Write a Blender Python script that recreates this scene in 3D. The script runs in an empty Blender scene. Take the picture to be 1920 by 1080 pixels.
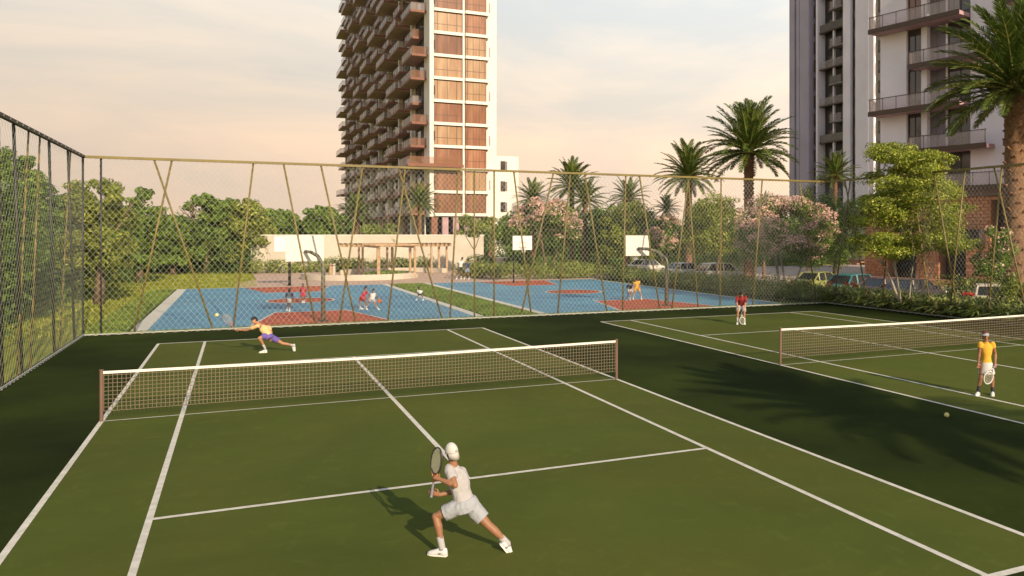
import bpy, bmesh, math, random
import numpy as np
from mathutils import Vector, Matrix, Quaternion, noise
R = math.radians
random.seed(7); rng = np.random.default_rng(7)
scene = bpy.context.scene
col = scene.collection

# ------------------------------------------------------------------ camera, sky, sun, exposure
CAM = Vector((-3.079, -17.956, 3.601)); YAW = 0.423; FPX = 1500.36; PX0 = 1122.9; PY0 = 439.6
SY, CY = math.sin(YAW), math.cos(YAW)
cd = bpy.data.cameras.new('camera'); cam = bpy.data.objects.new('camera', cd); col.objects.link(cam)
cam.location = CAM; cam.rotation_euler = (R(90), 0, -YAW)
cd.sensor_width = 36; cd.lens = 36 * FPX / 1920
cd.shift_x = -(PX0 - 960) / 1920; cd.shift_y = (PY0 - 540) / 1920
cd.clip_start = .1; cd.clip_end = 3000
scene.camera = cam

SUN_AZ = Vector((0.13, -0.99, 0)).normalized()      # horizontal direction towards the sun
SUN_EL = R(24)
world = bpy.data.worlds.new('World'); scene.world = world; world.use_nodes = True
nt = world.node_tree; nt.nodes.clear()
def wn(t, **k):
    n = nt.nodes.new(t)
    for a, b in k.items(): setattr(n, a, b)
    return n
sky = wn('ShaderNodeTexSky', sky_type='NISHITA', sun_disc=False)
sky.sun_elevation = SUN_EL; sky.sun_rotation = math.atan2(SUN_AZ.x, SUN_AZ.y)
sky.air_density = 1.5; sky.dust_density = 3.0
bg_sky = wn('ShaderNodeBackground'); bg_sky.inputs[1].default_value = .09
nt.links.new(sky.outputs[0], bg_sky.inputs[0])
tc = wn('ShaderNodeTexCoord'); sep = wn('ShaderNodeSeparateXYZ'); nt.links.new(tc.outputs['Generated'], sep.inputs[0])
ramp = wn('ShaderNodeValToRGB'); nt.links.new(sep.outputs[2], ramp.inputs[0])
e = ramp.color_ramp.elements
e[0].position = 0.0; e[0].color = (.86, .61, .43, 1)
e[1].position = 1.0; e[1].color = (.62, .70, .90, 1)
for p, c in ((.08, (.87, .66, .49, 1)), (.17, (.86, .725, .58, 1)), (.27, (.82, .775, .70, 1)), (.42, (.68, .70, .72, 1))):
    q = e.new(p); q.color = c
mp = wn('ShaderNodeMapping'); mp.inputs['Scale'].default_value = (1.3, 1.3, 5.5); mp.inputs['Location'].default_value = (.7, 1.3, .2)
nt.links.new(tc.outputs['Generated'], mp.inputs[0])
nz = wn('ShaderNodeTexNoise'); nz.inputs['Scale'].default_value = 1.5; nz.inputs['Detail'].default_value = 7; nz.inputs['Roughness'].default_value = .55; nz.inputs['Distortion'].default_value = .5
nt.links.new(mp.outputs[0], nz.inputs['Vector'])
cr = wn('ShaderNodeValToRGB'); cr.color_ramp.elements[0].position = .40; cr.color_ramp.elements[1].position = .66
nt.links.new(nz.outputs[0], cr.inputs[0])
cl = wn('ShaderNodeMix', data_type='RGBA', blend_type='MULTIPLY'); cl.inputs[0].default_value = 1
cm = wn('ShaderNodeMix', data_type='RGBA'); cm.inputs[6].default_value = (.82, .89, .97, 1); cm.inputs[7].default_value = (1.12, 1.06, 1.0, 1)
nt.links.new(cr.outputs[0], cm.inputs[0]); nt.links.new(ramp.outputs[0], cl.inputs[6]); nt.links.new(cm.outputs[2], cl.inputs[7])
dot = wn('ShaderNodeVectorMath', operation='DOT_PRODUCT'); dot.inputs[1].default_value = (.9, -.42, 0); nt.links.new(tc.outputs['Generated'], dot.inputs[0])
azr = wn('ShaderNodeMapRange'); azr.interpolation_type = 'SMOOTHSTEP'; azr.inputs[1].default_value = -.75; azr.inputs[2].default_value = .45; azr.inputs[3].default_value = .86; azr.inputs[4].default_value = 1.16; nt.links.new(dot.outputs['Value'], azr.inputs[0])
bg_cl = wn('ShaderNodeBackground'); nt.links.new(azr.outputs[0], bg_cl.inputs[1]); nt.links.new(cl.outputs[2], bg_cl.inputs[0])
mx = wn('ShaderNodeMixShader')
fr = wn('ShaderNodeValToRGB'); nt.links.new(sep.outputs[2], fr.inputs[0])
fr.color_ramp.elements[0].position = .28; fr.color_ramp.elements[0].color = (1, 1, 1, 1)
fr.color_ramp.elements[1].position = .75; fr.color_ramp.elements[1].color = (.2, .2, .2, 1)
nt.links.new(fr.outputs[0], mx.inputs[0]); nt.links.new(bg_sky.outputs[0], mx.inputs[1]); nt.links.new(bg_cl.outputs[0], mx.inputs[2])
wo = wn('ShaderNodeOutputWorld'); nt.links.new(mx.outputs[0], wo.inputs[0])

sd = bpy.data.lights.new('sun', 'SUN'); sd.energy = 4.6; sd.angle = R(.6); sd.color = (1, .80, .56)
sun = bpy.data.objects.new('sun', sd); col.objects.link(sun)
sdir = Vector((SUN_AZ.x * math.cos(SUN_EL), SUN_AZ.y * math.cos(SUN_EL), math.sin(SUN_EL)))
sun.rotation_euler = sdir.to_track_quat('Z', 'Y').to_euler()
scene.view_settings.view_transform = 'Standard'; scene.view_settings.look = 'None'
scene.view_settings.exposure = .18; scene.view_settings.gamma = 1; scene.view_settings.use_curve_mapping = False
scene.cycles.max_bounces = 6; scene.cycles.transparent_max_bounces = 12

# ------------------------------------------------------------------ surveying helpers
def W(px, py, D):
    """point seen at pixel (px, py) of the 1920 photograph at depth D"""
    lat = (px - PX0) * D / FPX
    return Vector((CAM.x + SY * D + CY * lat, CAM.y + CY * D - SY * lat, CAM.z - (py - PY0) * D / FPX))
def G(px, D): v = W(px, PY0, D); v.z = 0; return v
def Dg(py): return FPX * CAM.z / (py - PY0)
def fx(px, y):                       # x where column px meets the plane Y = y
    t = (px - PX0) / FPX; D = (y - CAM.y) / (CY - t * SY); return CAM.x + D * (SY + CY * t)
def fy(px, x):
    t = (px - PX0) / FPX; D = (x - CAM.x) / (SY + t * CY); return CAM.y + D * (CY - SY * t)

# ------------------------------------------------------------------ materials
def mat(name, color, rough=.7, var=.12, scale=3.0, bump=0.0, bscale=40., metal=0., spec=.5, tint=None, objrand=0., emit=None, estr=0., stretch=None, wear=0.):
    m = bpy.data.materials.new(name); m.use_nodes = True; n = m.node_tree.nodes; l = m.node_tree.links
    b = n['Principled BSDF']; b.inputs['Roughness'].default_value = rough; b.inputs['Metallic'].default_value = metal
    b.inputs['Specular IOR Level'].default_value = spec
    t = n.new('ShaderNodeTexCoord'); nz = n.new('ShaderNodeTexNoise'); nz.inputs['Scale'].default_value = scale; nz.inputs['Detail'].default_value = 6
    if stretch:
        mpp = n.new('ShaderNodeMapping'); mpp.inputs['Scale'].default_value = stretch; l.new(t.outputs['Object'], mpp.inputs[0]); l.new(mpp.outputs[0], nz.inputs['Vector'])
    else: l.new(t.outputs['Object'], nz.inputs['Vector'])
    c2 = tint or tuple(x * .6 for x in color)
    mxn = n.new('ShaderNodeMix'); mxn.data_type = 'RGBA'
    mxn.inputs[6].default_value = tuple(x * (1 - var) + y * var for x, y in zip(color, c2)) + (1,) if tint is None else tuple(color) + (1,)
    mxn.inputs[7].default_value = (tuple(min(1, x * (1 + var)) for x in color) if tint is None else tuple(tint)) + (1,)
    r = n.new('ShaderNodeValToRGB'); r.color_ramp.elements[0].position = .35; r.color_ramp.elements[1].position = .65
    l.new(nz.outputs[0], r.inputs[0]); l.new(r.outputs[0], mxn.inputs[0])
    out = mxn.outputs[2]
    if wear:
        for sc_, lo_, hi_, k_ in ((.22, .30, .75, wear), (3.2, .55, .78, wear * .7), (46., .2, .8, wear * .55)):
            nw = n.new('ShaderNodeTexNoise'); nw.inputs['Scale'].default_value = sc_; nw.inputs['Detail'].default_value = 8; nw.inputs['Roughness'].default_value = .65; nw.inputs['Distortion'].default_value = .6
            l.new(t.outputs['Object'], nw.inputs['Vector']); mw = n.new('ShaderNodeMapRange'); mw.inputs[1].default_value = lo_; mw.inputs[2].default_value = hi_; mw.inputs[3].default_value = 1 - k_; mw.inputs[4].default_value = 1 + k_
            l.new(nw.outputs[0], mw.inputs[0]); hw_ = n.new('ShaderNodeHueSaturation'); l.new(mw.outputs[0], hw_.inputs['Value']); l.new(out, hw_.inputs['Color']); out = hw_.outputs[0]
    if objrand:
        oi = n.new('ShaderNodeObjectInfo'); h = n.new('ShaderNodeHueSaturation'); mr = n.new('ShaderNodeMapRange')
        mr.inputs[3].default_value = 1 - objrand; mr.inputs[4].default_value = 1 + objrand
        l.new(oi.outputs['Random'], mr.inputs[0]); l.new(mr.outputs[0], h.inputs['Value']); l.new(out, h.inputs['Color']); out = h.outputs[0]
    l.new(out, b.inputs['Base Color'])
    if bump:
        n2 = n.new('ShaderNodeTexNoise'); n2.inputs['Scale'].default_value = bscale; n2.inputs['Detail'].default_value = 5
        l.new(t.outputs['Object'], n2.inputs['Vector']); bp = n.new('ShaderNodeBump'); bp.inputs['Strength'].default_value = bump; bp.inputs['Distance'].default_value = .02
        l.new(n2.outputs[0], bp.inputs['Height']); l.new(bp.outputs[0], b.inputs['Normal'])
    if emit:
        b.inputs['Emission Color'].default_value = tuple(emit) + (1,); b.inputs['Emission Strength'].default_value = estr
    return m

def leafmat(name, c1, c2, c3=None, trans=.3, rough=.5):
    m = bpy.data.materials.new(name); m.use_nodes = True; n = m.node_tree.nodes; l = m.node_tree.links
    b = n['Principled BSDF']; b.inputs['Roughness'].default_value = rough; b.inputs['Specular IOR Level'].default_value = .35
    g = n.new('ShaderNodeNewGeometry'); r = n.new('ShaderNodeValToRGB'); r.color_ramp.elements[0].color = tuple(c1) + (1,); r.color_ramp.elements[1].color = tuple(c2) + (1,)
    if c3: q = r.color_ramp.elements.new(.85); q.color = tuple(c2) + (1,); r.color_ramp.elements[-1].color = tuple(c3) + (1,)
    l.new(g.outputs['Random Per Island'], r.inputs[0])
    t = n.new('ShaderNodeTexCoord'); nz = n.new('ShaderNodeTexNoise'); nz.inputs['Scale'].default_value = .9; nz.inputs['Detail'].default_value = 3
    l.new(t.outputs['Object'], nz.inputs['Vector'])
    h = n.new('ShaderNodeHueSaturation'); mr = n.new('ShaderNodeMapRange'); mr.inputs[1].default_value = .3; mr.inputs[2].default_value = .7; mr.inputs[3].default_value = .65; mr.inputs[4].default_value = 1.4
    l.new(nz.outputs[0], mr.inputs[0]); l.new(mr.outputs[0], h.inputs['Value']); l.new(r.outputs[0], h.inputs['Color'])
    l.new(h.outputs[0], b.inputs['Base Color'])
    tr = n.new('ShaderNodeBsdfTranslucent'); l.new(h.outputs[0], tr.inputs['Color'])
    ms = n.new('ShaderNodeMixShader'); ms.inputs[0].default_value = trans
    l.new(b.outputs[0], ms.inputs[1]); l.new(tr.outputs[0], ms.inputs[2]); l.new(ms.outputs[0], n['Material Output'].inputs[0])
    return m

def glassmat(name, color, alpha, rough=.05):
    m = bpy.data.materials.new(name); m.use_nodes = True; n = m.node_tree.nodes; l = m.node_tree.links
    b = n['Principled BSDF']; b.inputs['Base Color'].default_value = tuple(color) + (1,); b.inputs['Roughness'].default_value = rough
    tr = n.new('ShaderNodeBsdfTransparent'); ms = n.new('ShaderNodeMixShader'); ms.inputs[0].default_value = alpha
    l.new(tr.outputs[0], ms.inputs[1]); l.new(b.outputs[0], ms.inputs[2]); l.new(ms.outputs[0], n['Material Output'].inputs[0])
    return m

M = {}
M['court'] = mat('court_green', (.083, .110, .019), .9, wear=.16, scale=.35, tint=(.100, .115, .021), bump=.2, bscale=120, spec=.1)
M['surround'] = mat('surround_green', (.017, .027, .0065), .9, wear=.2, scale=.25, tint=(.036, .052, .010), bump=.15, bscale=120, spec=.04)
M['line'] = mat('line_paint', (.74, .71, .64), .75, wear=.1, scale=7, tint=(.58, .57, .48), bump=.2, bscale=60)
M['grass'] = mat('grass_ground', (.15, .19, .02), .95, scale=.5, tint=(.28, .28, .04), bump=.8, bscale=14, spec=.1)
M['darkgrass'] = mat('verge_ground', (.045, .075, .012), .95, scale=1.5, tint=(.08, .10, .02), bump=.8, bscale=20, spec=.1)
M['blue'] = mat('court_blue', (.12, .33, .46), .6, wear=.12, scale=.5, tint=(.085, .255, .41), bump=.1, bscale=80, spec=.3)
M['red'] = mat('court_red', (.42, .075, .032), .7, wear=.14, scale=1.2, tint=(.52, .12, .05), bump=.1, bscale=80, spec=.3)
M['paving'] = mat('pink_paving', (.46, .31, .24), .85, scale=1.2, tint=(.55, .40, .31), bump=.2, bscale=30)
M['road'] = mat('road', (.42, .33, .27), .9, scale=.7, tint=(.50, .40, .33), bump=.2, bscale=60)
M['wall'] = mat('cream_render', (.56, .50, .42), .85, .1, .6, wear=.08, bump=.15, bscale=25)
M['olive'] = mat('olive_paint', (.20, .155, .03), .5, scale=1.5, tint=(.15, .11, .025))
M['darkmetal'] = mat('dark_metal', (.022, .022, .018), .5, scale=3)
M['dappled'] = mat('sun_dapple_paint', (.02, .02, .015), .6, scale=6, tint=(.28, .20, .04))  # yellow patches on dark paint stand in for sun dapples through the mesh
M['wire'] = mat('galvanised_wire', (.38, .40, .37), .45, .1, 5, metal=.0)
M['netcord'] = mat('net_cord', (.17, .135, .09), .9, .1, 5)
M['tape'] = mat('white_tape', (.80, .77, .70), .8, .05)
M['postred'] = mat('net_post_paint', (.17, .10, .075), .5, .1)
M['white'] = mat('white_paint', (.78, .76, .70), .5, .06)
M['offwhite'] = mat('facade_cream', (.80, .75, .68), .8, .06, .4, bump=.1, bscale=12)
M['facgrey'] = mat('facade_lilac_grey', (.86, .81, .87), .8, .08, .3, bump=.1, bscale=12)
M['facpurple'] = mat('facade_purple_grey', (.42, .38, .47), .8, .1, .3)
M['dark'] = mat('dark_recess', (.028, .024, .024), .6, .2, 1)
M['soffit'] = mat('brown_soffit', (.42, .27, .30), .75, .2, 1)
M['fascia'] = mat('rust_fascia', (.20, .075, .045), .6, .2, 1)
M['slab'] = mat('concrete_slab', (.22, .19, .19), .8, .15, 1)
M['pane_amber'] = mat('amber_pane', (.20, .085, .05), .12, scale=1.6, stretch=(1, 1, .12), tint=(.34, .17, .10), objrand=.35, spec=.8)  # upright streaks in both amber panes paint in a reflection and curtain look
M['pane_lit'] = mat('amber_pane_lit', (.30, .16, .085), .15, scale=1.6, stretch=(1, 1, .12), tint=(.44, .29, .17), spec=.8, emit=(1, .6, .25), estr=.04)
M['pane_dark'] = mat('dark_pane', (.035, .033, .038), .08, scale=.6, tint=(.075, .065, .065), spec=.9, objrand=.4)
M['pane_pale'] = mat('pale_pane', (.55, .53, .55), .2, scale=1, spec=.8)
M['frame'] = mat('window_frame', (.06, .035, .022), .5)
M['railglass'] = glassmat('rail_glass', (.42, .36, .36), .30)
M['railsunlit'] = glassmat('rail_glass_sunlit', (.30, .15, .09), .35)  # orange tint puts the glow of low sun into the railing glass
M['brick'] = mat('rough_brick', (.48, .20, .10), .9, scale=4, tint=(.62, .34, .20), bump=.5, bscale=18)
M['brickback'] = mat('mortar', (.30, .16, .10), .95, scale=4)
M['timber'] = mat('pale_timber', (.48, .33, .19), .75, scale=4, tint=(.36, .22, .12), bump=.3, bscale=20)
M['bark'] = mat('bark', (.11, .075, .045), .95, scale=6, tint=(.17, .12, .075), bump=.9, bscale=14)
M['palebark'] = mat('pale_bark', (.46, .41, .33), .9, scale=5, tint=(.30, .25, .18), bump=.8, bscale=14)
M['palmbark'] = mat('palm_bark', (.24, .14, .075), .95, scale=7, tint=(.13, .07, .04), bump=1, bscale=10)
M['boot'] = mat('palm_leaf_base', (.30, .16, .075), .9, scale=7, tint=(.15, .07, .035), bump=.5, bscale=20)
M['skin'] = mat('skin_tan', (.29, .14, .075), .55, .08, 8, bump=.05)
M['skin2'] = mat('skin_warm', (.40, .20, .11), .55, .08, 8)
M['skindark'] = mat('skin_deep', (.16, .075, .045), .5, .08, 8)
M['hair'] = mat('dark_hair', (.015, .011, .010), .6, .2, 30, bump=.5, bscale=80)
M['hairred'] = mat('auburn_hair', (.10, .03, .02), .6, .2, 30, bump=.5, bscale=80)
M['clothwhite'] = mat('white_cloth', (.41, .40, .41), .9, .05, 6, bump=.35, bscale=9)
M['clothgrey'] = mat('pale_grey_cloth', (.60, .62, .63), .9, .06, 6, bump=.35, bscale=9)
M['clothpale'] = mat('pale_blue_grey_cloth', (.34, .36, .40), .9, .06, 6, bump=.35, bscale=9); M['capcloth'] = mat('cap_cloth', (.56, .54, .52), .9, .05, 12, bump=.2, bscale=60)
M['clothyellow'] = mat('yellow_cloth', (.68, .38, .04), .9, .08, 6, bump=.3, bscale=9)
M['clothsand'] = mat('sand_cloth', (.70, .47, .22), .9, .08, 6, bump=.3, bscale=9)
M['clothpurple'] = mat('purple_cloth', (.13, .09, .34), .85, .1, 6)
M['clothred'] = mat('dark_red_cloth', (.24, .022, .022), .9, .1, 6)
M['clothcrimson'] = mat('crimson_cloth', (.42, .04, .07), .9, .1, 6)
M['clothblack'] = mat('dark_cloth', (.03, .03, .035), .9, .1, 6)
M['clothbluegrey'] = mat('blue_grey_cloth', (.20, .25, .33), .9, .1, 6)
M['clothnavy'] = mat('navy_cloth', (.03, .05, .10), .9, .1, 6)
M['shoe'] = mat('shoe_white', (.66, .66, .66), .6, .08, 9)
M['shoegrey'] = mat('shoe_grey_trim', (.20, .21, .25), .6, .08, 9)
M['strings'] = mat('racket_strings', (.60, .58, .50), .6)
M['racket'] = mat('racket_frame', (.04, .03, .03), .35, .1, 3)
M['racketor'] = mat('racket_throat_orange', (.50, .20, .05), .35)
M['grip'] = mat('racket_grip', (.25, .24, .30), .8)
M['ball'] = mat('felt_ball', (.72, .68, .25), .95, .1, 40, bump=.6, bscale=200)
M['bball'] = mat('orange_ball', (.60, .16, .07), .7, .1, 10)
M['rubber'] = mat('rubber', (.02, .02, .02), .8)
M['carglass'] = mat('car_glass', (.03, .035, .04), .05, spec=.9)
M['chrome'] = mat('alloy', (.45, .45, .46), .3, metal=.8)
M['tail'] = mat('tail_light', (.50, .03, .02), .25)
M['headl'] = mat('clear_lamp', (.7, .7, .7), .1)
for k, c in dict(car_white=(.72, .68, .62), car_silver=(.50, .50, .50), car_lime=(.33, .36, .12), car_teal=(.06, .25, .27), car_plum=(.12, .07, .09), car_dark=(.05, .04, .06), car_pearl=(.66, .60, .52), car_black=(.015, .015, .02)).items():
    M[k] = mat(k, c, .28, .05, 1, spec=.6)
M['flowerred'] = leafmat('red_petal', (.55, .03, .02), (.75, .10, .05), trans=.2)
M['leaf_dark'] = leafmat('leaf_dark', (0.036, 0.088, 0.018), (0.165, 0.245, 0.045), trans=.28)
M['leaf_mid'] = leafmat('leaf_mid', (0.062, 0.140, 0.022), (0.27, 0.36, 0.06), trans=.36)
M['leaf_yel'] = leafmat('leaf_yellowish', (.09, .15, .022), (.31, .34, .05), (.48, .48, .09), trans=.35)
M['leaf_bright'] = leafmat('leaf_bright', (.10, .165, .02), (.38, .41, .055), (.68, .66, .16), trans=.4)
M['leaf_hedge'] = leafmat('leaf_hedge', (.07, .13, .02), (.29, .34, .06), (.60, .56, .20), trans=.25)
M['leaf_lily'] = leafmat('leaf_strap', (.11, .19, .04), (.46, .50, .15), (.80, .74, .42), trans=.25)  # palest leaves here and in the hedge carry sunlight in their colour
M['pink'] = leafmat('pink_blossom', (.62, .34, .30), (.80, .56, .46), (.92, .76, .60), trans=.3)
M['palmleaf'] = leafmat('palm_leaf', (.04, .08, .015), (.13, .18, .032), (.28, .29, .06), trans=.2, rough=.4)
M['rachis'] = mat('palm_rib', (.22, .22, .06), .5, .1)
M['grassblade'] = leafmat('grass_blade', (.14, .19, .015), (.32, .34, .045), (.46, .43, .09), trans=.3)

# ------------------------------------------------------------------ object helpers
def setp(o, label=None, cat=None, group=None, kind=None):
    if label: o['label'] = label
    if cat: o['category'] = cat
    if group: o['group'] = group
    if kind: o['kind'] = kind
    return o
def thing(name, label, cat, loc=(0, 0, 0), rotz=0., group=None):
    o = bpy.data.objects.new(name, None); col.objects.link(o); o.location = loc; o.rotation_euler = (0, 0, rotz); o.empty_display_size = .3
    return setp(o, label, cat, group)
class MB:
    def __init__(s): s.v = []; s.f = []; s.m = []
    def add(s, vs, fs, mi=0):
        k = len(s.v); s.v += [tuple(v) for v in vs]; s.f += [tuple(i + k for i in f) for f in fs]; s.m += [mi] * len(fs); return s
    def box(s, c, d, rz=0., mi=0):
        cx, cy, cz = c; a, b, h = d[0] / 2, d[1] / 2, d[2] / 2; cs, sn = math.cos(rz), math.sin(rz)
        vs = [(cx + x * cs - y * sn, cy + x * sn + y * cs, cz + z) for z in (-h, h) for x, y in ((-a, -b), (a, -b), (a, b), (-a, b))]
        return s.add(vs, [(0, 3, 2, 1), (4, 5, 6, 7), (0, 1, 5, 4), (1, 2, 6, 5), (2, 3, 7, 6), (3, 0, 4, 7)], mi)
    def b2(s, lo, hi, mi=0):
        return s.box([(a + b) / 2 for a, b in zip(lo, hi)], [abs(b - a) for a, b in zip(lo, hi)], 0, mi)
    def tube(s, pts, rad, n=8, cap=True, mi=0, flat=None):
        pts = [Vector(p) for p in pts]; N = len(pts)
        if not hasattr(rad, '__len__'): rad = [rad] * N
        up = None; rings = []; vs = []
        for i, p in enumerate(pts):
            d = (pts[min(i + 1, N - 1)] - pts[max(i - 1, 0)])
            d = d.normalized() if d.length > 1e-9 else Vector((0, 0, 1))
            if up is None:
                up = Vector((0, 0, 1)) if abs(d.z) < .9 else Vector((1, 0, 0))
                if flat is not None: up = Vector(flat)
            a = d.cross(up)
            if a.length < 1e-6: a = d.orthogonal()
            a.normalize(); b = a.cross(d).normalized(); up = b
            for k in range(n):
                t = 2 * math.pi * (k + .5) / n
                vs.append(p + (a * math.cos(t) + b * math.sin(t)) * rad[i])
        fs = [(i * n + k, i * n + (k + 1) % n, (i + 1) * n + (k + 1) % n, (i + 1) * n + k) for i in range(N - 1) for k in range(n)]
        if cap: fs += [tuple(range(n))[::-1], tuple((N - 1) * n + k for k in range(n))]
        return s.add(vs, fs, mi)
    def bar(s, p0, p1, w, h=None, mi=0):
        """rectangular bar w (sideways) x h"""
        p0, p1 = Vector(p0), Vector(p1); d = (p1 - p0).normalized(); h = h or w
        up = Vector((0, 0, 1)) if abs(d.z) < .95 else Vector((0, 1, 0)); a = d.cross(up).normalized() * w / 2; b = a.cross(d).normalized() * h / 2
        vs = [p + x * a + y * b for p in (p0, p1) for x, y in ((-1, -1), (1, -1), (1, 1), (-1, 1))]
        return s.add(vs, [(0, 3, 2, 1), (4, 5, 6, 7), (0, 1, 5, 4), (1, 2, 6, 5), (2, 3, 7, 6), (3, 0, 4, 7)], mi)
    def ell(s, c, r, rot=None, nu=14, nv=9, mi=0):
        vs = []; rot = rot or Matrix.Identity(3)
        for j in range(nv + 1):
            ph = math.pi * j / nv
            for i in range(nu):
                th = 2 * math.pi * i / nu
                vs.append(Vector(c) + rot @ Vector((r[0] * math.sin(ph) * math.cos(th), r[1] * math.sin(ph) * math.sin(th), r[2] * math.cos(ph))))
        fs = [(j * nu + i, (j + 1) * nu + i, (j + 1) * nu + (i + 1) % nu, j * nu + (i + 1) % nu) for j in range(nv) for i in range(nu)]
        return s.add(vs, fs, mi)
    def loft(s, rings, cap=True, mi=0):
        n = len(rings[0]); vs = [v for r in rings for v in r]
        fs = [(i * n + k, i * n + (k + 1) % n, (i + 1) * n + (k + 1) % n, (i + 1) * n + k) for i in range(len(rings) - 1) for k in range(n)]
        if cap: fs += [tuple(range(n))[::-1], tuple((len(rings) - 1) * n + k for k in range(n))]
        return s.add(vs, fs, mi)
    def mesh(s, name, mats, origin=(0, 0, 0), smooth=False, bevel=0):
        me = bpy.data.meshes.new(name); o = Vector(origin)
        me.from_pydata([tuple(Vector(v) - o) for v in s.v], [], s.f)
        if not isinstance(mats, (list, tuple)): mats = [mats]
        for m in mats: me.materials.append(m)
        if len(mats) > 1: me.polygons.foreach_set('material_index', s.m)
        if smooth: me.polygons.foreach_set('use_smooth', [True] * len(me.polygons))
        bm = bmesh.new(); bm.from_mesh(me)
        bmesh.ops.remove_doubles(bm, verts=bm.verts, dist=1e-5)
        bmesh.ops.recalc_face_normals(bm, faces=bm.faces)
        if bevel: bmesh.ops.bevel(bm, geom=list(bm.edges), offset=bevel, segments=1, affect='EDGES', clamp_overlap=True)
        bm.to_mesh(me); bm.free(); me.update()
        return me
    def build(s, name, mats, parent=None, origin=None, smooth=False, bevel=0, **k):
        if origin is None: origin = parent.location if (parent is not None and parent.get('_w')) else (0, 0, 0)
        o = bpy.data.objects.new(name, s.mesh(name, mats, origin, smooth, bevel)); col.objects.link(o)
        if parent is not None: o.parent = parent
        elif tuple(origin) != (0, 0, 0): o.location = origin
        return setp(o, **k)
def wthing(*a, **k):                # a thing whose parts are given in world coordinates
    o = thing(*a, **k); o['_w'] = 1; return o
def inst(name, me, parent, loc=(0, 0, 0), rot=(0, 0, 0), sc=(1, 1, 1), **k):
    o = bpy.data.objects.new(name, me); col.objects.link(o); o.parent = parent; o.location = loc; o.rotation_euler = rot; o.scale = sc
    return setp(o, **k)
def copy_tree(o, parent=None):
    c = o.copy(); col.objects.link(c); c.parent = parent
    for ch in list(o.children): copy_tree(ch, c)
    return c
def npmesh(name, V, n_per, mats, mi=None):
    """V: (N, n_per, 3) separate polygons"""
    N = V.shape[0]; me = bpy.data.meshes.new(name)
    me.vertices.add(N * n_per); me.vertices.foreach_set('co', V.reshape(-1).astype(np.float32))
    me.loops.add(N * n_per); me.loops.foreach_set('vertex_index', np.arange(N * n_per, dtype=np.int32))
    me.polygons.add(N); me.polygons.foreach_set('loop_start', np.arange(0, N * n_per, n_per, dtype=np.int32))
    try: me.polygons.foreach_set('loop_total', np.full(N, n_per, dtype=np.int32))
    except Exception: pass
    if not isinstance(mats, (list, tuple)): mats = [mats]
    for m in mats: me.materials.append(m)
    if mi is not None: me.polygons.foreach_set('material_index', mi.astype(np.int32))
    me.update(calc_edges=True); me.validate(); return me
def rect(name, x0, y0, x1, y1, z, m, parent=None, **k):
    return MB().add([(x0, y0, z), (x1, y0, z), (x1, y1, z), (x0, y1, z)], [(0, 1, 2, 3)]).build(name, m, parent, **k)
def poly(name, pts, z, m, parent=None, **k):
    return MB().add([(x, y, z) for x, y in pts], [tuple(range(len(pts)))]).build(name, m, parent, **k)

# ------------------------------------------------------------------ SETTING: ground
rect('ground', -700, -300, 900, 1200, -.06, M['grass'], kind='structure')
sur = MB().b2((-8.25, -19.6, -.3), (25.2, 15.55, 0)).build('court_surround', M['surround'], kind='structure')
rect('verge', -8.3, 15.56, 25.3, 41.4, -.02, M['darkgrass'], kind='structure')
rect('planting_bed', 24.2, -12, 27.3, 46, -.012, M['darkgrass'], kind='structure')
D_, S_, SV_, B_ = 5.485, 4.107, 6.43, 11.98
def tennis(cx, cy):
    t = rect('tennis_court', cx - D_, cy - B_, cx + D_, cy + B_, .004, M['court'], kind='structure')
    def line(x0, y0, x1, y1, w=.06):
        if x0 == x1: lo, hi = (x0 - w / 2, min(y0, y1)), (x0 + w / 2, max(y0, y1))
        else: lo, hi = (min(x0, x1), y0 - w / 2), (max(x0, x1), y0 + w / 2)
        rect('painted_line', cx + lo[0], cy + lo[1], cx + hi[0], cy + hi[1], .008 if x0 == x1 else .0095, M['line'], t)
    for s in (-1, 1):
        line(s * D_, -B_, s * D_, B_, .085); line(s * S_, -B_, s * S_, B_, .085)
        line(-D_, s * B_, D_, s * B_, .10); line(-S_, s * SV_, S_, s * SV_, .085)
    line(0, -SV_, 0, SV_, .085); line(-D_, 0, D_, 0, .045)
tennis(0, 0); tennis(16.01, .09)

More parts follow.
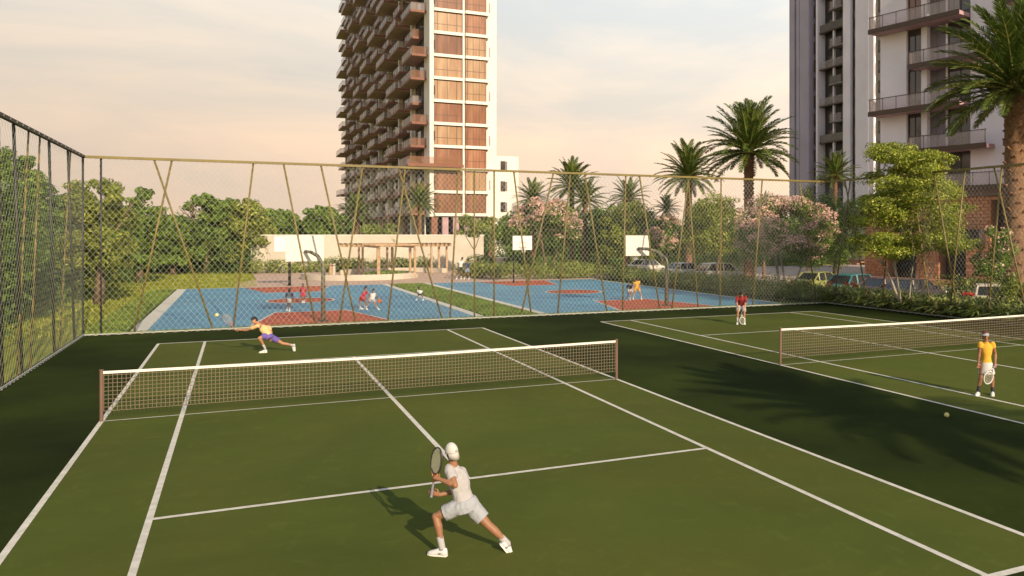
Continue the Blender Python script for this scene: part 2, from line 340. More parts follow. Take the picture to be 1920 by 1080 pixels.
def bball(x0, x1, y0=15.95, y1=41.3, wl=.35, wr=.35, name='basketball_court'):
    cx = (x0 + x1) / 2; cy = (y0 + y1) / 2
    t = rect(name, x0, y0, x1, y1, 0, M['blue'], kind='structure')
    def L(a, b, c, d, z=.006): rect('painted_line', a, b, c, d, z, M['line'], t)
    L(x0, y0, x0 + wl, y1); L(x1 - wr, y0, x1, y1); L(x0, y0, x1, y0 + .14, .007); L(x0, y1 - .2, x1, y1, .007)
    L(x0 + wl, cy - .03, cx - 1.9, cy + .03, .005); L(cx + 1.9, cy - .03, x1 - wr, cy + .03, .005)
    for s in (-1, 1):
        yb = cy + s * (cy - y0 - .16); yt = yb - s * 5.6
        zo = [(cx - 2.75, yb), (cx + 2.75, yb), (cx + 1.6, yt), (cx - 1.6, yt)]
        if s > 0: zo = zo[::-1]
        poly('painted_key', zo, .003, M['red'], t)
        mb = MB()
        for a, b in ((0, 3), (3, 2), (2, 1)) if s < 0 else ((0, 1), (1, 2), (2, 3)):
            p, q = Vector(zo[a] + (0,)), Vector(zo[b] + (0,)); d = (q - p).normalized(); n = Vector((-d.y, d.x, 0)) * .04
            mb.add([(v.x, v.y, .0045) for v in (p - n, q - n, q + n, p + n)], [(0, 1, 2, 3)])
        mb.build('key_outline', M['line'], t)
    poly('centre_circle', [(cx + 1.7 * math.cos(a), cy + 1.7 * math.sin(a)) for a in [k * math.pi / 20 for k in range(40)]], .003, M['red'], t)
    mb = MB()
    for k in range(40):
        a, b = k * math.pi / 20, (k + 1) * math.pi / 20
        mb.add([(cx + r * math.cos(c), cy + r * math.sin(c), .0045) for r, c in ((1.68, a), (1.80, a), (1.80, b), (1.68, b))], [(0, 1, 2, 3)])
        if yb:
            c0 = cy - (cy - y0) + 5.7
            if k < 20: mb.add([(cx + r * math.cos(c), c0 + r * math.sin(c), .0055) for r, c in ((1.55, a), (1.61, a), (1.61, b), (1.55, b))], [(0, 1, 2, 3)])
    mb.build('circle_outline', M['line'], t)
bball(-6.75, 6.8, wl=.55, wr=.42); bball(9.35, 22.95, wl=.42, wr=.2)
# pink paved plaza behind the blue courts, laid as big slabs near the court edge
pav = poly('pavement', [(-3.2, 41.45), (31, 41.45), (31, 47), (24, 52), (24, 63.9), (-2.0, 63.9), (-1.8, 52), (-3.2, 47)], -.01, M['paving'], kind='structure')
poly('road', [(27.3, -12), (66, -12), (66, 58), (44, 58), (44, 48), (27.3, 48)], -.03, M['road'], kind='structure')
poly('planting_island', [(30.5, 6), (38, 6), (38, 17), (30.5, 17)], -.008, M['darkgrass'], kind='structure')
kb = MB().b2((27.2, -12, -.05), (27.32, 46, .1)); kb.build('kerb', M['slab'], kind='structure')

# ------------------------------------------------------------------ grass blades (stuff)
def blades(name, pts, h, w, m, **k):
    n = len(pts); a = rng.uniform(0, 2 * np.pi, n); lean = rng.normal(0, .35, (n, 2)) * h
    hh = h * rng.uniform(.6, 1.3, n)
    c = np.stack([np.cos(a), np.sin(a), np.zeros(n)], 1) * (w / 2)
    top = pts + np.stack([lean[:, 0], lean[:, 1], hh], 1)
    V = np.stack([pts - c, pts + c, top], 1)
    o = bpy.data.objects.new(name, npmesh(name, V, 3, m)); col.objects.link(o); return setp(o, **k)
n = 90000
P = np.stack([rng.uniform(-30, -1.9, n), rng.uniform(16, 76, n), np.full(n, -.06)], 1)
ok = ~((P[:, 0] > -7.2) & (P[:, 1] < 41.6)); P = P[ok]
P[:, 2] += 0
blades('grass', P, .13, .06, M['grassblade'], kind='stuff', label='sunlit lawn grass beyond the left and far fence', cat='grass')
n = 26000
P = np.stack([rng.uniform(6.95, 9.25, n), rng.uniform(15.9, 41, n), np.full(n, -.02)], 1)
P2 = np.stack([rng.uniform(-8.2, 25, 9000), rng.uniform(15.6, 15.93, 9000), np.full(9000, -.02)], 1)
P3 = np.stack([rng.uniform(-8.3, -6.9, 9000), rng.uniform(15.9, 41, 9000), np.full(9000, -.02)], 1)
blades('grass', np.concatenate([P, P2, P3]), .09, .04, M['leaf_mid'], kind='stuff', label='short dark grass strips around the blue basketball courts', cat='grass')

# ------------------------------------------------------------------ FENCES
FH = 6.35
def chain_mesh(L, H, pu, k, r):
    """diamond mesh in plane u,z ; returns MB in local (u, 0, z)"""
    mb = MB()
    for fam, off in ((1, .006), (-1, -.006)):
        c = -H / k
        while c < L:
            # line u = c + z/k  (fam 1)   or  u = c + (H - z)/k (fam -1)
            z0, z1 = 0, H; u0, u1 = c, c + H / k
            if u0 < 0: z0 = -u0 * k; u0 = 0
            if u1 > L: z1 -= (u1 - L) * k; u1 = L
            if z1 - z0 > .05:
                a, b = (z0, z1) if fam == 1 else (H - z0, H - z1)
                mb.bar((u0, off, a), (u1, off, b), r, r)
            c += pu
    return mb
def fence(label, p0, p1, members, wire, pu=.2, rail=.12, m_rail='olive', foot=True):
    p0, p1 = Vector(p0), Vector(p1); d = p1 - p0; L = d.length; rz = math.atan2(d.y, d.x)
    t = thing('chain_link_fence', label, 'fence', p0, rz)
    MB().bar((-.05, 0, FH), (L + .05, 0, FH), .10, .09).build('top_rail', M[m_rail], t)
    MB().bar((0, 0, .05), (L, 0, .05), .04, .04).build('bottom_rail', M['wire'], t)
    chain_mesh(L, FH - .05, pu, 1.25, wire).build('chain_link_mesh', M['wire'], t, kind='stuff')
    tie = MB()
    for q in range(int(L / .6)):
        tie.tube([(q * .6 + .1, -.02, FH - .05), (q * .6 + .1, -.065, FH), (q * .6 + .1, -.02, FH + .06)], .006, 4)
    tie.build('tie_wires', M['wire'], t, kind='stuff')
    for ub, ut, mm in members:
        MB().tube([(ub, .04, 0), (ut, .04, FH - .04)], .037 if mm != 'dappled' else .024, 8).build('post' if abs(ub - ut) < .06 else 'slanted_post', M[mm], t, smooth=True)
    if foot:
        bm_ = MB(); u = 0
        while u < L: bm_.box((u, 0, .03), (.10, .04, .035)); u += .36
        bm_.build('footing_clips', M['tape'] if m_rail == 'darkmetal' else M['wall'], t, kind='stuff')
    return t
YF, XL, XR = 15.3, -8.07, 24.9
# far fence: (top pixel, base pixel)
far = [(155, 155, 'darkmetal'), (189, 189, 'darkmetal'), (289, 400, 'olive'), (322, 250, 'olive'), (475, 437, 'olive'), (532, 592, 'olive'), (602, 668, 'olive'), (680, 636, 'olive'),
       (760, 727, 'olive'), (748, 830, 'olive'), (860, 844, 'olive'), (890, 890, 'olive'), (927, 927, 'olive'), (964, 997, 'olive'), (1038, 977, 'olive'), (1070, 1046, 'olive'),
       (1097, 1139, 'olive'), (1174, 1168, 'olive'), (1200, 1238, 'olive'), (1292, 1260, 'olive'), (1291, 1310, 'olive'), (1353, 1351, 'olive'), (1430, 1412, 'olive'), (1500, 1532, 'olive')]
fence('tall olive chain link fence behind the far baselines with crossing slanted posts', (XL, YF, 0), (XR, YF, 0),
      [(fx(b, YF) - XL, fx(a, YF) - XL, c) for a, b, c in far], .0055)
lf = [(-60, -52, 'darkmetal'), (0, 8, 'darkmetal'), (29, 45, 'darkmetal'), (57, 35, 'dappled'), (78, 60, 'dappled'), (95, 105, 'darkmetal'), (130, 142, 'darkmetal'), (135, 114, 'dappled')]
m_ = [(fy(b, XL), fy(a, XL), c) for a, b, c in lf]
fence('tall dark chain link fence along the left side of the tennis court', (XL, -16, 0), (XL, YF, 0), [(b + 16, a + 16, c) for b, a, c in m_], .0028, pu=.25, m_rail='darkmetal')
rt = [(1593, 1562), (1583, 1628), (1672, 1652), (1708, 1745), (1750, 1797), (1808, 1778), (1877, 1850), (1863, 1930), (1990, 1950), (1960, 2050)]
fence('tall olive chain link fence right of the courts before the shrubs and cars', (XR, YF, 0), (XR, -14, 0), [(YF - fy(b, XR), YF - fy(a, XR), 'olive') for a, b in rt], .0042)

# ------------------------------------------------------------------ TENNIS NETS
def tnet(cx, cy, label, H=.965, z0=.2):
    t = thing('tennis_net', label, 'tennis net', (cx, cy, 0), 0, 'tennis nets')
    w = D_
    for s in (-1, 1):
        p = MB().tube([(s * w, 0, 0), (s * w, 0, H + .02)], .033, 12).tube([(s * w, 0, H + .02), (s * w, 0, H + .035)], .04, 12).build('post', M['postred'], t)
    zt = lambda x: H - .035 * (1 - (abs(x) / w) ** 1.3)
    mb = MB(); nx = 146
    for i in range(nx + 1):
        x = -w + .04 + (2 * w - .08) * i / nx
        mb.bar((x, 0, z0), (x, 0, zt(x)), .0105, .0105)
    k = 10
    for j in range(k + 1):
        f = j / k; pts = [-w + .04 + (2 * w - .08) * i / 12 for i in range(13)]
        for a, b in zip(pts, pts[1:]): mb.bar((a, .004, z0 + (zt(a) - z0) * f), (b, .004, z0 + (zt(b) - z0) * f), .010, .010)
    mb.build('net_mesh', M['netcord'], t, kind='stuff')
    tp = MB(); pts = [-w + .03 + (2 * w - .06) * i / 16 for i in range(17)]
    for a, b in zip(pts, pts[1:]): tp.bar((a, 0, zt(a) - .02), (b, 0, zt(b) - .02), .022, .05)
    tp.build('white_band', M['tape'], t)
tnet(0, 0, 'tennis net across the nearer court with the white clad player in front')
tnet(16.01, .09, 'tennis net across the right hand court behind the woman in yellow', H=1.0)

# ------------------------------------------------------------------ BASKETBALL HOOPS
def hoop(label, x, y, face, zb=2.5, bw=1.5, bh=1.05, arm=1.1, side=0., thick=.09, dy=None):
    """face: +1 backboard faces +y (pole stands at small y)"""
    t = thing('basketball_hoop', label, 'basketball hoop', (x, y, 0), 0, 'basketball hoops')
    pts = [(0, 0, 0), (0, 0, 2.05), (0, face * .06, 2.35), (side * .3, face * .3, 2.7), (side * .7, face * .7, 2.86), (side, face * (arm - .12), 2.88)]
    MB().tube(pts, [thick, thick * .9, thick * .85, thick * .8, thick * .75, thick * .7], 10).build('pole', M['darkmetal'] if face < 0 else M['polegrey'], t, smooth=True)
    MB().box((0, 0, .015), (.42, .42, .03)).build('base_plate', M['darkmetal'], t)
    yb = face * arm
    bb = MB().box((side, yb, zb + bh / 2), (bw, .045, bh)).build('backboard', M['white'], t, bevel=.008)
    fr_ = MB(); yy = yb + face * .027
    for a, b, c, d in ((-.28, .16, .28, .19), (-.28, .52, .28, .55), (-.28, .19, -.25, .52), (.25, .19, .28, .52)):
        fr_.b2((side + a, yy - .004, zb + b), (side + c, yy + .004, zb + d))
    fr_.build('target_square', M['postred'], bb)
    rp = [(side + .2 * math.cos(a), yb + face * (.30) + .2 * math.sin(a), zb + .17) for a in [k * math.pi / 10 for k in range(21)]]
    MB().tube(rp, .012, 6).bar((side, yb + face * .02, zb + .17), (side, yb + face * .11, zb + .17), .06, .03).build('rim', M['tail'], t)
    nn = MB()
    for k in range(12):
        a = k * math.pi / 6
        for q in (1, -1):
            b = a + q * math.pi / 6
            nn.bar((side + .19 * math.cos(a), yb + face * .3 + .19 * math.sin(a), zb + .16), (side + .11 * math.cos(b), yb + face * .3 + .11 * math.sin(b), zb - .2), .008)
    nn.build('hoop_net', M['tape'], t, kind='stuff')
M['polegrey'] = mat('weathered_pole', (.20, .19, .13), .7, scale=6, tint=(.08, .08, .06))
hoop('white basketball hoop at the far end of the left court before the cream wall', *G(543, 56.5).xy, -1, zb=2.42, bw=2.1, arm=1.0, thick=.10)
hoop('weathered gooseneck hoop at the near edge of the left blue court', *G(606, 33.2).xy, 1, zb=2.45, bw=1.55, bh=1.1, arm=1.3, side=-.62)
hoop('small white basketball hoop at the far end of the right blue court before the hedge', *G(963, 60).xy, -1, zb=2.45, bw=1.5, arm=1.0, side=.35, thick=.06)
hoop('gooseneck basketball hoop at the near edge of the right blue court', *G(1250, 40.5).xy, 1, zb=2.5, bw=1.35, arm=1.2, side=-1.05, thick=.11)

# ------------------------------------------------------------------ TOWER 1 (amber glass, balconies on its shaded side)
TX, TY, FL, Z0 = 21.3, 93.9, 3.2, 6.62
NF = 19
T1 = wthing('apartment_tower', 'tall apartment tower with amber glass bays and rows of dark balconies', 'apartment tower', (TX, TY, 0))
ZT = Z0 + NF * FL
LT = 92.0                                                  # length of the balcony side
x_a, x_b, x_c, x_d, x_e, x_f = [fx(p, TY) for p in (813.5, 867.5, 871.5, 911, 917, 931)]
wl_ = MB()
wl_.b2((TX, TY, Z0 - .5), (x_a, TY + .9, ZT + 1))                        # left pier
wl_.b2((x_b, TY - .05, Z0 - .5), (x_c, TY + .9, ZT + 1))                 # middle pier
wl_.b2((x_d, TY + .1, Z0 - .5), (x_f, TY + .9, ZT + 1))                  # right wall strip
wl_.b2((TX + .01, TY + .9, Z0 - .5), (x_f, TY + LT, ZT + .9))            # body
wl_.build('wall', M['offwhite'], T1)
for k in range(NF + 1):
    z = Z0 + k * FL
    s = MB().b2((x_a, TY - .28, z - .42), (x_b - .002, TY + .88, z)); s.b2((x_c + .002, TY - .55, z - .42), (x_d + .35, TY + .88, z))
    s.build('floor_band', M['offwhite'], T1)
def winmesh(w, h, nv, zt, jit=0):
    f = MB(); f.b2((0, 0, 0), (w, .06, .07)); f.b2((0, 0, h - .1), (w, .06, h)); f.b2((0, 0, .07), (.07, .06, h - .1)); f.b2((w - .07, 0, .07), (w, .06, h - .1))
    for q in nv: f.b2((q * w - .03, .004, .07), (q * w + .03, .05, h - .1))
    if zt: f.b2((.07, .008, zt), (w - .07, .046, zt + .055))
    return f.mesh('window', M['frame'])
H_ = FL - .42
variants = []
for (w, nvs) in ((x_b - x_a, ((.13, .46, .79), (.46,), (.13, .46, .79))), (x_d - x_c, ((.1, .37, .66, .9), (.1, .37, .66), (.37, .66)))):
    variants.append([winmesh(w, H_, nv, zt) for nv, zt in zip(nvs, (1.0, 1.0, None))])
panes = []
for w in (x_b - x_a, x_d - x_c):
    row = []
    for mm in ('pane_amber', 'pane_lit'):
        row.append(MB().b2((.05, .03, .05), (w - .05, .045, H_ - .05)).mesh('pane', M[mm]))
    panes.append(row)
curt = MB()
for i in range(9): curt.bar((.1 + i * .11, .3, .05), (.1 + i * .11 + .02, .3, H_ - .1), .07, .03)
curt = curt.mesh('curtain', M['offwhite'])
rr = random.Random(5)
for k in range(NF):
    for c, xx in ((0, x_a), (1, x_c)):
        wv = inst('window', rr.choice(variants[c]), T1, (xx - TX, (.02 if c == 0 else -.25), Z0 + k * FL))
        inst('pane', panes[c][1 if rr.random() < .24 else 0], wv)
for k in range(1, NF, 2):                                   # narrow slots in the left pier and on the right strip
    MB().b2((TX + .55, TY - .01, Z0 + k * FL + .6), (TX + .75, TY + .05, Z0 + k * FL + 1.9)).build('slot_window', M['dark'], T1)
    MB().b2((x_e, TY + .08, Z0 + k * FL + .2), (x_e + .22, TY + .2, Z0 + k * FL + 1.6)).build('slot_window', M['soffit'], T1)
# balcony side, in shade: piers, recess shade painted as flat dark strips, glazing, balconies
bays = 9; bl = LT / bays
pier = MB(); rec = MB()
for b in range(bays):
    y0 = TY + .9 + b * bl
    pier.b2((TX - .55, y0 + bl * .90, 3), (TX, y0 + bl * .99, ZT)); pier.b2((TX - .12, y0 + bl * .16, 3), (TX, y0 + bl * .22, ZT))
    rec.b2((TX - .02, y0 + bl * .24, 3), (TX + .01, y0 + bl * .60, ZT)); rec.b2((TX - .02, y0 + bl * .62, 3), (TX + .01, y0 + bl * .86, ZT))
pier.build('pier', M['offwhite'], T1); rec.build('recess_shade_strip', M['dark'], T1)
def balc(wy, dx):
    s = MB().b2((-dx, 0, -.22), (.02, wy, 0)).mesh('balcony', M['soffit'])
    f = MB().b2((-dx - .03, -.03, -.26), (.02, -.002, .06)); f.b2((-dx - .03, 0, -.26), (-dx - .003, wy, .06)); f = f.mesh('edge_beam', M['fascia'])
    g = MB().b2((-dx + .02, .02, .06), (-.05, .04, 1.05)); g.b2((-dx + .02, .05, .06), (-dx + .04, wy - .05, 1.05)); g = g.mesh('glass_railing', M['railglass'])
    ga = MB().b2((-dx + .02, .02, .06), (-.05, .04, 1.05)); ga.b2((-dx + .02, .05, .06), (-dx + .04, wy - .05, 1.05)); ga = ga.mesh('glass_railing', M['railsunlit'])
    h = MB(); h.bar((-dx + .03, .03, 1.08), (-.05, .03, 1.08), .05); h.bar((-dx + .03, .03, 1.08), (-dx + .03, wy - .05, 1.08), .05)
    for q in range(5): h.bar((-dx + .03, .05 + q * (wy - .2) / 4, 0), (-dx + .03, .05 + q * (wy - .2) / 4, 1.06), .045)
    h = h.mesh('handrail', M['frame'])
    return s, f, g, h, ga
bA = balc(bl * .78, 2.2); bB = balc(bl * .60, 1.5); bC = balc(bl * .88, 2.7)
doorA = MB().b2((-.06, 0, 0), (-.03, 2.6, 2.5)).mesh('balcony_door', M['pane_dark'])
doorB = MB().b2((-.06, 0, 0), (-.03, 1.4, 2.5)).mesh('balcony_door', M['pane_amber'])
for b in range(bays):
    y0 = .9 + b * bl
    for k in range(NF):
        z = Z0 + k * FL
        tp = (k + b) % 3; B = (bA, bC, bB)[tp] if b else (bA, bA, bB)[tp]; off = (.12, .04, .36)[tp] * bl
        o = inst('balcony', B[0], T1, (0, y0 + off, z))
        inst('edge_beam', B[1], o); inst('glass_railing', B[4] if (b < 3 and rr.random() < .55) else B[2], o); inst('handrail', B[3], o)
        inst('balcony_door', doorB if rr.random() < .25 else doorA, T1, (0, y0 + bl * (.27 + .2 * (k % 2)), z + .05))
# wrap-round balcony low on the corner
wb = MB().b2((TX - 3.3, TY - 1.7, 13.0), (x_b - .3, TY - .3, 13.3)).b2((TX - 3.3, TY - .3, 13.0), (TX - .02, TY + 6, 13.3)).build('balcony', M['soffit'], T1)
g_ = MB().b2((TX - 3.25, TY - 1.68, 13.3), (x_b - .4, TY - 1.65, 14.35)).b2((TX - 3.27, TY - 1.6, 13.3), (TX - 3.24, TY + 6, 14.35)); g_ = g_.build('glass_railing', M['railsunlit'], wb, origin=T1.location)
MB().b2((TX - 3.33, TY - 1.74, 12.95), (x_b - .27, TY - 1.705, 13.36)).build('edge_beam', M['fascia'], wb, origin=T1.location)
# lower wing on the right with three small windows
wx0, wx1 = x_f + .01, fx(972, TY + 3)
MB().b2((wx0, TY + 3, 0), (wx1, TY + 22, 15.3)).build('side_wing', M['offwhite'], T1)
for py in (311, 349, 388):
    z = CAM.z - (py - PY0) * 119 / FPX; c = fx(945, TY + 3)
    wv = MB().b2((c - .55, TY + 2.9, z - .75), (c + .15, TY + 2.99, z + .75)).build('window', M['pane_dark'], T1)
    MB().b2((c + .17, TY + 2.93, z - .7), (c + .5, TY + 2.985, z + .7)).build('shutter', M['slab'], wv, origin=T1.location)
# podium: dark arcade with columns
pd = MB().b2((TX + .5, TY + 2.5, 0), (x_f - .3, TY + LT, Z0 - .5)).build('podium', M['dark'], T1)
for q in (0, .18, .36, .55, .74, .97):
    xx = TX + .3 + (x_f - TX - 1.2) * q
    MB().b2((xx, TY + .1, 0), (xx + .85, TY + .9, Z0 - .55)).build('column', M['rustcol'] if q in (.0, .97) else M['brickback'], T1) if False else MB().b2((xx, TY + .1, 0), (xx + .85, TY + .9, Z0 - .55)).build('column', M['fascia'] if q in (0, .97) else M['soffit'], T1)
for b in range(bays):
    y0 = TY + .9 + b * bl
    MB().b2((TX - .3, y0 + bl * .6, 0), (TX + .5, y0 + bl * .75, Z0 - .5)).build('column', M['brickback'], T1)

# ------------------------------------------------------------------ TOWER 2 (slender piers) behind the parking
X2 = 67.8; T2 = wthing('apartment_tower', 'slender lilac grey tower of tall vertical piers behind the parked cars', 'apartment tower', (X2, 60, 0))
ZT2 = 46; g2 = lambda p: fy(p, X2)
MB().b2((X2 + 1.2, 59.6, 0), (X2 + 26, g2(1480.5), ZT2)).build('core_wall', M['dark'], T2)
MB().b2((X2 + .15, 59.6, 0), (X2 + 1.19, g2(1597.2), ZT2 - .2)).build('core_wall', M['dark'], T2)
def pier2(a, b, m, proud=0., z0=0, nm='pier', deep=1.2):
    MB().b2((X2 - proud, g2(b), z0), (X2 + deep - .01, g2(a), ZT2 + .5)).build(nm, M[m], T2)
pier2(1480, 1482.5, 'facpurple'); pier2(1484, 1491.5, 'facpurple', .2); pier2(1494, 1500, 'facpurple', .1); pier2(1502.5, 1519, 'facpurple', .25)
pier2(1531, 1534, 'facgrey', .1); pier2(1583, 1596.5, 'facgrey', .22); pier2(1605, 1627.5, 'facgrey', .12, deep=.14); pier2(1631, 1640.5, 'facgrey', .2, deep=.14)
fl2 = 2.45
for k in range(18):
    z = 1.2 + k * fl2
    fr_ = MB().b2((X2 + .55, g2(1529.5), z), (X2 + .75, g2(1520), z + 1.7)).build('window', M['frame'], T2)
    MB().b2((X2 + .50, g2(1528.6), z + .25), (X2 + .545, g2(1525), z + 1.35)).build('pane', M['pane_pale'], fr_, origin=T2.location)
    fr_ = MB().b2((X2 + .07, g2(1604.5), z), (X2 + .145, g2(1601), z + 1.5)).build('window', M['frame'], T2)
    MB().b2((X2 + .03, g2(1604.2), z + .3), (X2 + .065, g2(1602), z + 1.2)).build('pane', M['pane_amber'], fr_, origin=T2.location)
    fr_ = MB().b2((X2 + .07, g2(1649.5), z), (X2 + .145, g2(1645.5), z + 1.5)).build('window', M['frame'], T2)
    MB().b2((X2 + .03, g2(1649), z + .3), (X2 + .065, g2(1646), z + 1.2)).build('pane', M['pane_dark'], fr_, origin=T2.location)
    # recessed balconies between the piers
    big = k % 2
    b_ = MB().b2((X2 - (.5 if big else -.1), g2(1582.5), z - .2), (X2 + 1.15, g2(1560 if big else 1535), z)).build('balcony', M['slab'] if big else M['frame'], T2)
    MB().b2((X2 - (.45 if big else -.15), g2(1582), z), (X2 - (.41 if big else -.19), g2(1560.5 if big else 1536), z + .95)).build('glass_railing', M['railglass'] if k % 3 else M['pane_dark'], b_, origin=T2.location)
    w_ = MB().b2((X2 + 1.02, g2(1577), z + .02), (X2 + 1.16, g2(1566), z + 2)).build('window', M['frame'], T2)
    MB().b2((X2 + .98, g2(1576), z + .1), (X2 + 1.015, g2(1571.5), z + 1.9)).build('pane', M['pane_amber'] if k % 3 == 0 else M['pane_dark'], w_, origin=T2.location)
    w_ = MB().b2((X2 + 1.02, g2(1552), z + .1), (X2 + 1.16, g2(1541), z + 1.7)).build('window', M['frame'], T2)
    MB().b2((X2 + .98, g2(1551), z + .3), (X2 + 1.015, g2(1544), z + 1.5)).build('pane', M['pane_dark'], w_, origin=T2.location)
MB().b2((X2 + .3, g2(1560), 0), (X2 + .6, g2(1558), ZT2)).build('pier', M['facgrey'], T2)
# cream base with steps
gb = MB().b2((X2 - 1.4, g2(1648), 0), (X2 - .95, g2(1586), 7.0)).build('base_wall', M['wall'], T2)
for p in (1600, 1619, 1641):
    MB().b2((X2 - 1.46, g2(p + 3), 1.6), (X2 - 1.405, g2(p), 6.0)).build('slot_window', M['dark'], T2)
for k in range(3): MB().b2((X2 - 3.6 + k * .6, g2(1650), 0), (X2 - 1.41, g2(1584), .18 + k * .18 - .003 * k)).build('step', M['brickback'], T2)

# ------------------------------------------------------------------ TOWER 3 (near right) rotated; local +X along the facade towards the viewer, +Y into the house
T3 = thing('apartment_block', 'pale lilac apartment block with long glass balconies over a rough brick base', 'apartment block', (43, 30.4, 0), math.atan2(-.976, .218))
ZB = 6.7
def t3(nm, lo, hi, m, par=None, **k): return MB().b2(lo, hi).build(nm, M[m], par or T3, origin=(0, 0, 0), **k)
t3('wall', (0, 1.5, 0), (26, 18, 38), 'facgrey')
t3('wall_panel', (0, 0, ZB), (2.26, 1.49, 38), 'facgrey')
t3('wall_panel', (7.25, .1, ZB), (10.2, 1.49, 38), 'facgrey'); t3('wall_panel', (12.6, .1, ZB), (15.5, 1.49, 38), 'facgrey'); t3('wall_panel', (19, .1, ZB), (26, 1.49, 38), 'facgrey')
t3('column', (3.45, .05, ZB), (3.92, .5, 38), 'facgrey'); t3('column', (5.15, .5, ZB), (5.3, 1.48, 38), 'facgrey')
t3('recess_wall', (3.93, 1.30, ZB), (5.14, 1.49, 38), 'facpurple')
for k in range(10):
    z = ZB + k * 3.2
    for a, b, yy in ((2.28, 3.42, .22), (5.32, 7.22, .55), (10.25, 12.55, .9), (15.55, 18.95, 1.1)):
        fr_ = MB(); fr_.b2((a, yy, z + .02), (a + .07, yy + .1, z + 3.0)); fr_.b2((b - .07, yy, z + .02), (b, yy + .1, z + 3.0)); fr_.b2((a + .07, yy, z + .02), (b - .07, yy + .1, z + .1)); fr_.b2((a + .07, yy, z + 2.92), (b - .07, yy + .1, z + 3.0))
        m = (a + b) / 2; fr_.b2((m - .03, yy + .003, z + .1), (m + .03, yy + .09, z + 2.92))
        w_ = fr_.build('window', M['frame'], T3, origin=(0, 0, 0))
        t3('pane', (a + .05, yy + .04, z + .08), (b - .05, yy + .06, z + 2.95), 'pane_curt' if False else ('pane_dark' if rr.random() < .75 else 'pane_amber'), w_)
        t3('spandrel', (a, yy + .12, z + 2.9), (b, 1.49, z + 3.22), 'dark', T3)
def t3balc(a, b, z, dep, hgt=.95):
    o = t3('balcony', (a, -dep, z - .28), (b, 1.2, z), 'soffit')
    t3('edge_beam', (a - .03, -dep - .04, z - .32), (b + .03, -dep - .005, z + .06), 'frame', o)
    t3('glass_railing', (a + .03, -dep + .03, z + .07), (b - .03, -dep + .05, z + hgt), 'railglass', o)
    t3('glass_railing', (a + .0, -dep + .08, z + .07), (a + .02, -.01 if a < 2 else 1.1, z + hgt), 'railglass', o)
    h = MB(); h.bar((a, -dep + .04, z + hgt + .03), (b, -dep + .04, z + hgt + .03), .05); q = a + .05
    while q < b: h.bar((q, -dep + .07, z), (q, -dep + .07, z + hgt), .045); q += 1.15
    for q in range(7): h.bar((a + .02, -dep + .1 + q * .17, z), (a + .02, -dep + .1 + q * .17, z + hgt), .03)
    h.build('handrail', M['frame'], o, origin=(0, 0, 0))
for z in (13.07, 19.46, 25.9, 32.3): t3balc(-.15, 7.2, z, 1.35)
for z in (9.9, 16.25, 22.7, 29.1): t3balc(3.1, 9.0, z, 1.1)
for z in (9.9, 13.07, 16.25, 19.46, 22.7): t3balc(10.3, 18.8, z, 1.3)
t3balc(6.0, 14.5, 6.95, 1.7, .9)
# brick podium with openings
BRICK = MB().b2((0, -.09, 0), (.496, .05, .216)).mesh('brick', M['brick']); nbrick = [0]
def brick_part(a, b, z0, z1, y=0.):
    mb = MB(); z = z0; row = 0; r2 = random.Random(int(a * 10 + z0 * 7))
    while z < z1 - .05:
        h = min(.24, z1 - z); s = a - (row % 2) * .27
        while s < b:
            lo, hi = max(s, a), min(s + .52, b)
            if hi - lo > .4 and 5 < a < 10 and nbrick[0] < 300:
                inst('brick', BRICK, T3, (lo + .012, y + .03 - r2.random() * .05, z + .012), (0, 0, 0), ((hi - lo - .024) / .496, 1, (h - .024) / .216)); nbrick[0] += 1
            elif hi - lo > .08: mb.b2((lo + .012, y - .03 - r2.random() * .06, z + .012), (hi - .012, y + .05, z + h - .012))
            s += .54
        z += .24; row += 1
    if mb.v: mb.build('bricks', M['brick'], T3, origin=(0, 0, 0), kind='stuff')
    t3('brick_wall', (a, y, z0), (b, 1.49, z1), 'brickback')
for a, b in ((-1.2, .9), (3.3, 5.1), (7.15, 8.95), (10.4, 13.5), (16, 20)): brick_part(a, b, 0, ZB - .4, -.3)
for a, b in ((.91, 3.29), (5.11, 7.14)): brick_part(a, b, 3.6, ZB - .4, -.3)
for a, b in ((8.96, 10.39), (13.51, 15.99)): brick_part(a, b, 6.0, ZB - .41, -.3)
t3('lintel_slab', (-1.3, -.75, ZB - .39), (20.2, 1.48, ZB - .005), 'slab')
for a, b, z1 in ((.92, 3.28, 3.55), (5.12, 7.13, 3.55), (8.97, 10.38, 5.95), (13.52, 15.98, 5.95)):
    d = t3('shopfront', (a, .6, 0), (b, .7, z1), 'frame'); t3('pane', (a + .08, .55, .1), ((a + b) / 2 - .03, .59, z1 - .1), 'pane_dark', d); t3('pane', ((a + b) / 2 + .03, .55, .1), (b - .08, .59, z1 - .1), 'pane_dark', d)
t3('awning', (7.0, -1.3, 3.1), (8.6, -.4, 3.95), 'carawn' if False else 'pane_dark')
t3('doorstep', (-1.5, -2.2, 0), (14, -.4, .3), 'brickback')
t3('low_planter', (-1.5, -2.8, 0), (11, -2.25, .42), 'brick')

